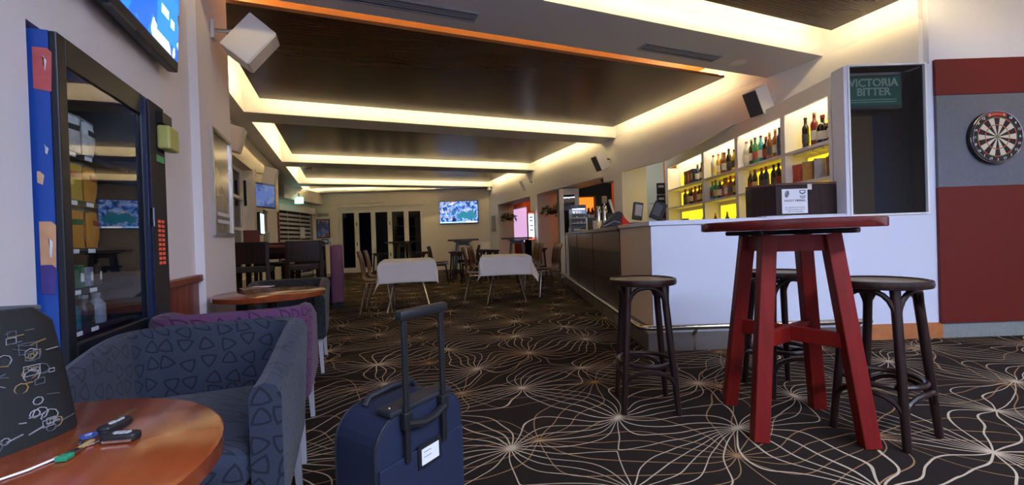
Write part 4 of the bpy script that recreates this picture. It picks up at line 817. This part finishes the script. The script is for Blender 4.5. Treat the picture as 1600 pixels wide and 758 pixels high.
tub_chair((-.46,1.60,0), 0, 'blue triangle patterned tub chair behind the nearest round table', BLUEFAB)
tub_chair((-.462,2.40,0), math.pi, 'purple triangle patterned tub chair backing onto the blue one', PURPFAB, d=.66, back=.715, arm=.62)
tub_chair((-.45,3.84,0), 0, 'charcoal tub chair facing the table beside the pillar', CHARFAB, arm=.61, back=.70, d=.68)
for k, (px, py, rz, lb) in enumerate(((397,449,20,'small brown menu card on the farther round table'),(412,447,-15,'paper coaster on the farther round table'))):
    q = onz(px,py,.691); t = thing('menu_card', lb, 'card', (q.x,q.y-.08,.6905), R(rz)); bx(-.07,.07,-.05,.05,0,.004).build('card', pm('card_%d'%k,[(.3,.14,.08),(.45,.4,.38)][k],.6), t); bx(-.05,.05,-.03,.03,.004,.0045).build('print', [BLACKM,PAPER][k], t)

# keys on the near table
kb = onz(145,692,.69); ky = thing('key_bunch', 'bunch of car keys with two black fobs and green tag on near table', 'keys', (kb.x,kb.y,.6902))
def toward(px, py): q = onz(px,py,.69); return Vector((q.x-kb.x, q.y-kb.y, 0))
f1, f2, gt, kt = toward(203,663), toward(218,686), toward(97,722), toward(212,652)
def fob(end, w, h, nm, z=0):
    p0 = end.normalized()*.012; m = MB(); d = end.normalized(); s_ = Vector((-d.y,d.x,0)); pts = []
    for k in range(16):
        a = 2*math.pi*k/16; e = lambda v: math.copysign(abs(v)**.55, v); c = (p0+end)/2; pts.append(((c+d*((end-p0).length/2*e(math.cos(a)))+s_*(w/2*e(math.sin(a)))).x, (c+d*((end-p0).length/2*e(math.cos(a)))+s_*(w/2*e(math.sin(a)))).y))
    o = m.prism(pts, z, z+h).build('key_fob', BLACK, ky, .003)
    for j in range(3): c = p0+(end-p0)*(.4+.15*j); MB().lathe([(.005,z+h),(.0045,z+h+.0015)],8,Matrix.Translation((c.x,c.y,0))).build('button', GREY, o)
    return o
fob(f1,.024,.012,'a',.004); fob(f2,.024,.012,'b'); 
MB().bar(f2*.3+Vector((0,-.013,.004)), f2*.9+Vector((0,-.0125,.004)),.003,.004).build('metal_edge', CHROME, ky)
MB().tube([(.014*math.cos(R(30*k)),.014*math.sin(R(30*k)),.006+.004*math.sin(R(30*k))) for k in range(12)],.0016,6,True).build('key_ring', CHROME, ky)
MB().tube([(.009*math.cos(R(30*k))-.006,.004+.009*math.sin(R(30*k)),.010) for k in range(12)],.0018,6,True).build('key_ring', pm('ring_blue',(.03,.1,.4),.3,metal=.5), ky)
MB().bar(f1*.55+Vector((0,0,.018)), kt+Vector((0,0,.016)),.007,.0018).build('key_blade', BRASS, ky)
MB().bar((0,0,.004), gt*.6+Vector((0,0,.004)),.006,.003).build('leather_strap', pm('strap_gold',(.4,.28,.1),.5), ky)
MB().bar(gt*.55+Vector((0,.004,.004)), gt*.8+Vector((0,.004,.004)),.012,.003).build('key_blade', STEEL, ky)
MB().bar(gt*.78+Vector((0,0,.004)), gt*1.05+Vector((0,0,.004)),.014,.006).build('green_tag', pm('tag_green',(.02,.25,.12),.4), ky, .001)
# black printed bag on the near table
bg = thing('black_bag', 'black bag printed with small white drawings standing on near table', 'bag', (-.575,.80,.6902), R(56))
# local -y faces the camera side, x across
rows = []
for j in range(9):
    u = j/8; z = u*.205; hw = .20-.012*u*u - (.02 if j == 8 else 0); hd = .055*(1-.55*u)+.012
    rows.append([(hw*math.copysign(abs(math.cos(a))**.35,math.cos(a)), hd*math.copysign(abs(math.sin(a))**.6,math.sin(a))+.02*u, z) for a in [2*math.pi*k/28 for k in range(28)]])
m = MB().grid(rows, True); m.f += [tuple(range(28))[::-1], tuple(8*28+k for k in range(28))]
m.build('bag_body', pm('bag_black',(.007,.007,.008),.65,var=.4,scale=14,bump=.3), bg, smooth=True)
MB().tube([(-.18,.015,.2),(-.1,.018,.208),(.1,.018,.208),(.18,.015,.2)],.006,8).build('zip_piping', DGREY, bg)
MB().tube([(.195,0,.005),(.192,.01,.1),(.185,.018,.19)],.004,6).build('side_seam', DGREY, bg)
rnd = random.Random(4); PR = [pm('print_white',(.24,.24,.26),.6), pm('print_gold',(.24,.15,.05),.6), pm('print_grey',(.08,.085,.10),.6)]
def onface(x, z): u = z/.205; return (x, -(.055*(1-.55*u)+.012)*(1-(abs(x)/.2)**5.7)**.3+.02*u-.0008, z)
for k in range(150):
    x = rnd.uniform(-.05,.165); z = rnd.choice([.02,.04,.065,.09,.105,.13,.15,.165])+rnd.uniform(-.006,.006); c = PR[rnd.choice([0,0,1,2,2])]; w_ = rnd.uniform(.006,.022); sty = rnd.random()
    if sty < .5: MB().bar(onface(x,z), onface(x+w_,z+rnd.uniform(-.006,.006)),.003,.0012).build('printed_mark', c, bg)
    elif sty < .8: r_ = w_*.5; MB().tube([tuple(Vector(onface(x,z))+Vector((r_*math.cos(R(45*q)),0,r_*math.sin(R(45*q))))) for q in range(8)],.0009,4,True).build('printed_mark', c, bg)
    else: MB().tube([tuple(Vector(onface(x,z))+Vector(v)) for v in ((0,0,0),(w_,0,0),(w_,0,w_*.8),(0,0,w_*.8))],.0009,4,True).build('printed_mark', c, bg)
q0, q1 = onz(2,752,.69), onz(88,719,.69); t = thing('white_cord','thin pale cord lying on the near table below the bag','cord',(q1.x,q1.y,.6925)); MB().tube([(0,0,0),((q0.x-q1.x)*.5,(q0.y-q1.y)*.5-.006,0),(q0.x-q1.x,q0.y-q1.y,0),((q0.x-q1.x)*1.6,(q0.y-q1.y)*1.4,0)],.0016,6).build('cord',PAPER,t); MB().lathe([(.003,-.002),(.003,.002)],8).build('tip',GREY,t)

# ================================================================== SUITCASE
WS, DS, HS = .345, .18, .455
sc_ = thing('suitcase', 'navy cabin suitcase with raised handle and white luggage label', 'suitcase', (.056+.5*(WS*.819-DS*.574)+.0, 1.17+.5*(WS*.574+DS*.819), 0), R(35))
def rrect(w, h, r, n=6):
    out = []
    for cx, cz, a0 in ((w/2-r,h-r,0),(-w/2+r,h-r,90),(-w/2+r,r*.5,180),(w/2-r,r*.5,270)):
        rr = r if cz > h/2 else r*.5; cx2 = (w/2-rr)*(1 if cx > 0 else -1); cz2 = h-rr if cz > h/2 else rr
        for k in range(n+1): a = R(a0+90*k/n); out.append((cx2+rr*math.cos(a), cz2+rr*math.sin(a)))
    return out
Mc = Matrix.Rotation(math.pi/2,4,'X') ; oz = .045
prf = [(x,z+oz) for x,z in rrect(WS,HS,.09)]
MB().prism(prf,-DS/2,DS/2,Mc).build('case', NAVY, sc_, .006)
for y in (-DS/2+.004, DS/2-.004): MB().tube([(x*1.003,y,z) for x,z in prf],.004,6,True).build('piping', NAVYTRIM, sc_)
MB().prism([(x*.985,z) for x,z in prf if z < .30+oz]+[] if False else [(-WS*.49,oz+.02),(WS*.49,oz+.02),(WS*.49,oz+.33),(-WS*.49,oz+.33)],DS/2+.001,DS/2+.010,Mc).build('front_pocket', NAVY, sc_, .004)
lb = bx(-.035,.06,-DS/2-.014,-DS/2-.0105,.27+oz,.34+oz).build('label_window', BLACK, sc_); bx(-.023,.048,-DS/2-.016,-DS/2-.0145,.28+oz,.327+oz).build('label_card', PAPER, lb)
for z in (.315,.30): bx(-.015,.015,-DS/2-.0168,-DS/2-.016,z+oz,z+.003+oz).build('label_print', GREY, lb)
hx = .075; hy = -DS/2+.012
sk = bx(-.125,.125,hy-.02,hy+.045,HS+oz-.002,HS+oz+.016).build('handle_socket', NAVYTRIM, sc_, .006)
for sx in (-1,1): MB().lathe([(.004,0),(.003,.003)],8,Matrix.Translation((sx*.105,hy+.01,HS+oz+.016))).build('rivet', BRASS, sk)
for sx in (-1,1):
    bx(sx*hx-.009,sx*hx+.009,hy-.033,hy-.021,HS+oz-.14,HS+oz+.262).build('handle_tube', BLACK, sc_, .003); bx(sx*hx-.016,sx*hx+.016,hy-.038,hy-.018,HS+oz-.045,HS+oz+.005).build('tube_collar', BLACK, sc_, .004)
bx(-hx-.022,hx+.022,hy-.042,hy-.012,HS+oz+.262,HS+oz+.292).build('grip', BLACK, sc_, .008, True); MB().tube([(-hx,hy-.03,HS+oz-.03),(-.02,hy-.034,HS+oz-.045),(.02,hy-.034,HS+oz-.045),(hx,hy-.03,HS+oz-.03)],.012,8).build('handle_yoke', BLACK, sc_)
MB().tube([(-.10,.045,HS+oz+.001),(-.085,.045,HS+oz+.022),(0,.045,HS+oz+.03),(.085,.045,HS+oz+.022),(.10,.045,HS+oz+.001)],.010,8).build('carry_handle', NAVYTRIM, sc_, smooth=True)
for z in (.28,.19,.09):
    for y in ((-.03,.035) if z != .28 else ()): MB().lathe([(.013,0),(.013,.004),(.009,.010),(.001,.012)],12,Matrix.Translation((-WS/2,y,z+oz)) @ Matrix.Rotation(-math.pi/2,4,'Y')).build('side_stud', BLACK, sc_, smooth=True)
for sx in (-1,1): MB().lathe([(.03,-.012),(.032,0),(.03,.012)],16,Matrix.Translation((sx*.13,-DS/2+.03,.0325)) @ Matrix.Rotation(math.pi/2,4,'Y')).build('wheel', BLACK, sc_, smooth=True); bx(sx*.13-.02,sx*.13+.02,DS/2-.05,DS/2-.02,0,oz).build('foot', BLACK, sc_)

# ================================================================== RED HIGH TABLE AND BENTWOOD STOOLS
def high_table(loc, rz, label, topm, legm, group=None, r=.393, round_=True):
    t = thing('high_table', label, 'table', loc, rz, group); z = 1.03
    if round_: MB().lathe([(r-.004,z-.045),(r,z-.04),(r,z-.005),(r-.005,z)],64).build('table_top', topm, t, smooth=True)
    else: bx(-r,r,-r,r,z-.04,z).build('table_top', topm, t, .004)
    for rot in (0,90): MB().box(-.30,.30,-.03,.03,z-.07,z-.046,Matrix.Rotation(R(rot+45),4,'Z')).build('batten', DARKWOOD, t, .008)
    b0, b1 = .225, .135
    for sx in (-1,1):
        for sy in (-1,1):
            MB().bar((sx*b0,sy*b0,0),(sx*b1,sy*b1,z-.072),.068,.068,(0,1,0)).build('leg', legm, t, .005)
    for s_ in (-1,1): bx(-b1,b1,s_*b1-.012,s_*b1+.012,z-.15,z-.073).build('apron', legm, t); bx(s_*b1-.012,s_*b1+.012,-b1+.013,b1-.013,z-.15,z-.073).build('apron', legm, t)
    bb_ = b0-(b0-b1)*.46/.958
    MB().bar((-bb_,-bb_,.46),(bb_,bb_,.46),.035,.075).build('cross_rail', legm, t, .004); MB().bar((-bb_,bb_,.462),(bb_,-bb_,.462),.034,.073).build('cross_rail', legm, t, .004)
    return t
high_table((2.08,1.468,0), R(-33), 'round topped red stained high table in front of the white bar', REDTOP, REDWOOD)
def bentwood(name='bar_stool'):
    t = thing(name, 'stool', 'stool'); z = .735
    MB().lathe([(.165,z-.038),(.183,z-.034),(.187,z-.018),(.184,z-.003),(.172,z),(.165,z-.006)],40,cap=False).build('seat_rim', DARKWOOD, t, smooth=True)
    MB().lathe([(.168,z-.03),(.168,z-.008),(.12,z-.012),(.001,z-.014)],40).build('seat_panel', SEATCANE, t, smooth=True)
    top, bot = .122, .186
    def legp(k, zz): a = R(45+90*k); r_ = (bot+(top-bot)*zz/.70)*1.1; return Vector((r_*math.cos(a), r_*math.sin(a), zz))
    for k in range(4): MB().tube([legp(k,0),legp(k,.35),legp(k,.70)],[.016,.019,.020],10).build('leg', DARKWOOD, t, smooth=True)
    for k in range(4):
        for z0, z1, nm in ((.50,.693,'seat_brace'),(.10,.235,'lower_brace')):
            A, B = legp(k,z0), legp((k+1)%4,z0); pts = []
            for j in range(13):
                u = j/12; c = A.lerp(B,.5-.5*math.cos(math.pi*u)); hgt = math.sin(math.pi*u)**.75; out = Vector((c.x,c.y,0)).normalized(); rr = (A.xy.length*.97-c.xy.length)*.55*hgt
                pts.append(Vector((c.x,c.y,z0+(z1-z0)*hgt))+out*rr)
            MB().tube(pts,.0125,8).build(nm, DARKWOOD, t, smooth=True)
    rr = .150; MB().tube([(rr*math.cos(R(12*k)),rr*math.sin(R(12*k)),  .262) for k in range(30)],.013,8,True).build('foot_ring', DARKWOOD, t, smooth=True)
    return t
st = bentwood(); G = 'bentwood bar stools'
place(st, False, (1.585,1.975,0), R(-28), 'dark bentwood stool standing alone at the bar corner', G)
place(st, True, (2.37,1.215,0), R(3), 'dark bentwood stool right of the red high table', G)
place(st, True, (2.47,1.80,0), R(-20), 'dark bentwood stool behind the red high table, seen between its legs', G)

# ================================================================== DINING TABLES WITH CLOTHS
def cloth_table(loc, rz, lab_t, lab_c, shift, over):
    hw, hl, z = .38, .60, .72
    t = thing('dining_table', lab_t, 'table', loc, rz, 'folding tables'); bx(-hw,hw,-hl,hl,z-.03,z-.002).build('table_top', GREY, t, .004)
    for sy in (-1,1):
        for sx in (-1,1): MB().tube([(sx*.30,sy*(hl-.10)+sy*.02,0),(sx*.14,sy*(hl-.28),z-.032)],.013,8).build('leg', CHROME, t, smooth=True)
        MB().tube([(-.235,sy*(hl-.17),.28),(.235,sy*(hl-.17),.28)],.010,6).build('cross_bar', STEEL, t)
        for sx in (-1,1): MB().tube([(sx*.10,sy*.02,z-.04),(sx*.27,sy*(hl-.12),.10)],.008,6).build('brace', DGREY, t)
    nx, ny = 40, 52; rows = []; W2, L2 = hw+over, hl+over
    for j in range(ny+1):
        v = -L2+2*L2*j/ny+shift[1]; r_ = []
        for i in range(nx+1):
            u = -W2+2*W2*i/nx+shift[0]; cx = max(-hw-.004,min(hw+.004,u)); cy = max(-hl-.004,min(hl+.004,v)); dx, dy_ = u-cx, v-cy; d = math.hypot(dx,dy_)
            wv = .018*math.sin(u*9+v*7)*min(1,d/.1); f = .22+.10*math.sin(u*6-v*5)
            r_.append((cx+dx*f+(wv if dy_ else 0), cy+dy_*f+(wv if dx else 0), z+.002-d*.96+.0015*math.sin(u*20)*math.sin(v*17)*(d==0)))
        rows.append(r_)
    c = MB().grid(rows).build('tablecloth', CLOTH, None, smooth=True); c.location = loc; c.rotation_euler = (0,0,rz); sol = c.modifiers.new('thickness','SOLIDIFY'); sol.thickness = .002; sol.offset = 1
    tag(c, lab_c, 'tablecloth', 'white tablecloths'); return t
T1, Z1 = (.886,6.62,0), R(-7.9); T2, Z2 = (2.45,6.52,0), R(-19)
cloth_table(T1, Z1, 'folding table under the left white cloth with chrome legs', 'white cloth on the left dining table, one corner hanging low', (-.10,-.07), .24)
cloth_table(T2, Z2, 'folding table under the right white cloth with chrome legs', 'white cloth on the right dining table draped to a point', (.03,-.03), .26)
def shell_chair(wood_m, leg_m, name='dining_chair'):
    t = thing(name, 'chair', 'chair'); rows = []
    prof = [(-.21,.435),(-.19,.455),(-.10,.452),(.06,.445),(.15,.452),(.195,.50),(.215,.58),(.225,.68),(.245,.78),(.275,.88)]
    for sgn in (0,):
        for (y, z) in prof:
            wd = .20 if z < .6 else .185; rows.append([(wd*u, y+(.035*u*u*-1 if z > .5 else 0), z+(.012*u*u if z < .5 else 0)) for u in (-1,-.6,-.2,.2,.6,1)])
    m = MB().grid(rows); n = len(m.v); m2 = MB(); m2.add(m.v, m.f)
    o = m2.build('seat_shell', wood_m, t, smooth=True); sd = o.modifiers.new('thickness','SOLIDIFY'); sd.thickness = .012
    for sx in (-1,1):
        MB().tube([(sx*.20,-.20,0),(sx*.17,-.15,.435)],.011,8).build('leg', leg_m, t, smooth=True); MB().tube([(sx*.20,.23,0),(sx*.17,.13,.435)],.011,8).build('leg', leg_m, t, smooth=True)
        MB().tube([(sx*.17,-.15,.43),(sx*.17,.13,.43)],.010,8).build('seat_rail', leg_m, t)
    return t
def loc_of(T, Z, x, y): return (T[0]+x*math.cos(Z)-y*math.sin(Z), T[1]+x*math.sin(Z)+y*math.cos(Z), 0)
ch = shell_chair(VENEER, CHROME); GC = 'veneer dining chairs'
place(ch, False, loc_of(T1,Z1,-.44,-.28), Z1+R(90), 'light veneer chair at the near left side of left cloth table', GC)
place(ch, True, loc_of(T1,Z1,-.42,.42), Z1+R(90), 'light veneer chair at the far left side of left cloth table', GC)
ch2 = shell_chair(DVENEER, CHROME); 
place(ch2, False, loc_of(T2,Z2,-.44,-.15), Z2+R(90), 'dark veneer chair at the left side of right cloth table', GC)
q = P(.58,7.25); place(ch2, True, (q.x,q.y,0), ROT+R(-75), 'dark veneer chair pulled out right of the right cloth table', GC)
q = P(.36,8.5); place(ch2, True, (q.x,q.y,0), ROT+R(-75), 'dark veneer chair behind right cloth table, nearer of two backs together', GC)
q = P(.33,9.2); place(ch2, True, (q.x,q.y,0), ROT+R(-75), 'dark veneer chair behind right cloth table, farther of two backs together', GC)
q = P(-.62,8.3); place(ch2, True, (q.x,q.y,0), ROT+R(80), 'dark veneer chair behind the right cloth table on its left', GC)
dk = shell_chair(DARKWOOD, DARKWOOD)
for k, (b_, a_, rz, lb) in enumerate(((-1.74,9.9,100,'dark wood chair, leftmost left of the far centre high table'),(-1.88,10.8,100,'dark wood chair second left of the far centre high table'),(-1.0,9.7,-80,'dark wood chair right of the far centre high table'))):
    q = P(b_,a_); place(dk, k > 0, (q.x,q.y,0), ROT+R(rz), lb, 'dark chairs at the far high tables')
# far high tables with stools
for k, (b_, a_, rz, lb) in enumerate(((-1.28,10.9,10,'dark high table in front of the far television'),(-2.95,11.3,30,'dark high table in front of the folding glass doors'),(.12,10.6,0,'dark high table before the orange opening'))):
    q = P(b_,a_); high_table((q.x,q.y,0), ROT+R(rz), lb, DARKWOOD, DARKWOOD, 'far high tables', .38, False)
for k, (b_, a_, lb) in enumerate(((-1.36,10.18,'dark stool left in front of the far centre high table'),(-.80,11.25,'dark stool right in front of the far centre high table'),(-3.55,11.2,'dark stool left of the high table by the glass doors'),(-2.38,11.2,'dark stool right of the high table by the glass doors'),(-.50,10.6,'dark stool left of the high table before the orange opening'),(.72,10.8,'dark stool right of the high table before the orange opening'))):
    q = P(b_,a_); place(st, True, (q.x,q.y,0), R(13*k), lb, G)
hc = thing('high_chair', "child's high chair with white seat against the far wall", 'high chair', P(-.82,12.6,0), ROT+R(15))
MB().grid([[( .17*math.cos(a), -.17*math.sin(a)*.9, z) for a in [math.pi+math.pi*k/12 for k in range(13)]] for z in (.58,.70,.86,.93)]).build('seat_shell', WHITE, hc, smooth=True); bx(-.17,.17,-.15,.16,.56,.585).build('seat', WHITE, hc, .01); bx(-.2,.2,-.22,-.12,.68,.70).build('tray', DGREY, hc, .01)
for sx in (-1,1):
    for sy in (-1,1): MB().bar((sx*.22,sy*.22,0),(sx*.15,sy*.13,.56),.03,.03).build('leg', DARKWOOD, hc)
# ================================================================== dark bar furniture on the left
def bar_chair():
    t = thing('bar_chair', 'chair', 'bar chair'); bx(-.20,.20,-.20,.19,.70,.76).build('seat', BLACKM, t, .015); bx(-.19,.19,.18,.215,.80,1.05).build('backrest', DARKWOOD, t, .01)
    for sx in (-1,1):
        MB().bar((sx*.19,-.19,0),(sx*.17,-.17,.70),.035,.035).build('leg', DARKWOOD, t); MB().bar((sx*.19,.23,0),(sx*.175,.195,1.04),.035,.035).build('leg', DARKWOOD, t)
        bx(sx*.18-.012,sx*.18+.012,-.17,.2,.42,.45).build('side_stretcher', DARKWOOD, t)
    for y in (-.185,.21): bx(-.17,.17,y-.012,y+.012,.28,.31).build('cross_stretcher', DARKWOOD, t)
    return t
bt_ = thing('bar_table', 'long dark legged bar table with red brown top by the left windows', 'table', (-.78,6.35,0)); bx(-.52,.50,-.38,.38,.975,1.01).build('table_top', DADO, bt_, .006); bx(-.46,.44,-.32,.32,.90,.974).build('apron', DARKWOOD, bt_)
for sx in (-.46,.44):
    for sy in (-.3,.3): bx(sx-.03,sx+.03,sy-.03,sy+.03,0,.9).build('leg', DARKWOOD, bt_)
bc = bar_chair()
for k, (x, y, rz, lb) in enumerate(((-1.02,5.72,180,'dark bar chair at the left of the near side of bar table'),(-.46,5.72,180,'dark bar chair at the right of the near side of bar table'),(-1.02,7.05,0,'dark bar chair left on the far side of bar table'),(-.5,7.05,0,'dark bar chair right on the far side of bar table'))): place(bc, k > 0, (x,y,0), R(rz), lb, 'dark bar chairs')
t = thing('menu_stand', 'small brown menu board standing on the dark bar table', 'menu', (-1.12,6.25,1.0105)); bx(-.09,.09,-.01,.01,.01,.2).build('board', pm('menu_brown',(.14,.035,.02),.6), t); bx(-.09,.09,-.03,.03,0,.01).build('foot', BLACK, t)
pb = thing('booth_seat', 'tall purple vinyl booth end beside the dark bar table', 'booth', (-.02,7.6,0)); bx(-.21,-.03,-.55,.75,.08,.99).build('backrest', PURPLE, pb, .03, True, 3); bx(-.20,-.04,-.54,.74,0,.08).build('plinth', BLACK, pb); bx(-.21-.30,-.212,-.12,.70,.30,.47).build('seat_cushion', PURPLE, pb, .03, True, 3)
for y in (-.05,.62): bx(-.49,-.24,y-.03,y+.03,0,.30).build('seat_support', BLACK, pb)
t = thing('red_post', 'narrow red banner beside the roller shutter', 'banner', (-1.45,11.1,.55)); bx(.002,.03,-.06,.06,0,1.25).build('panel', DARTRED, t)
for k in range(8): bx(.031,.034,-.045,.045,.05+.15*k,.12+.15*k).build('print', pm('banner_pale%d'%k,(.45,.25,.2),.6), t)
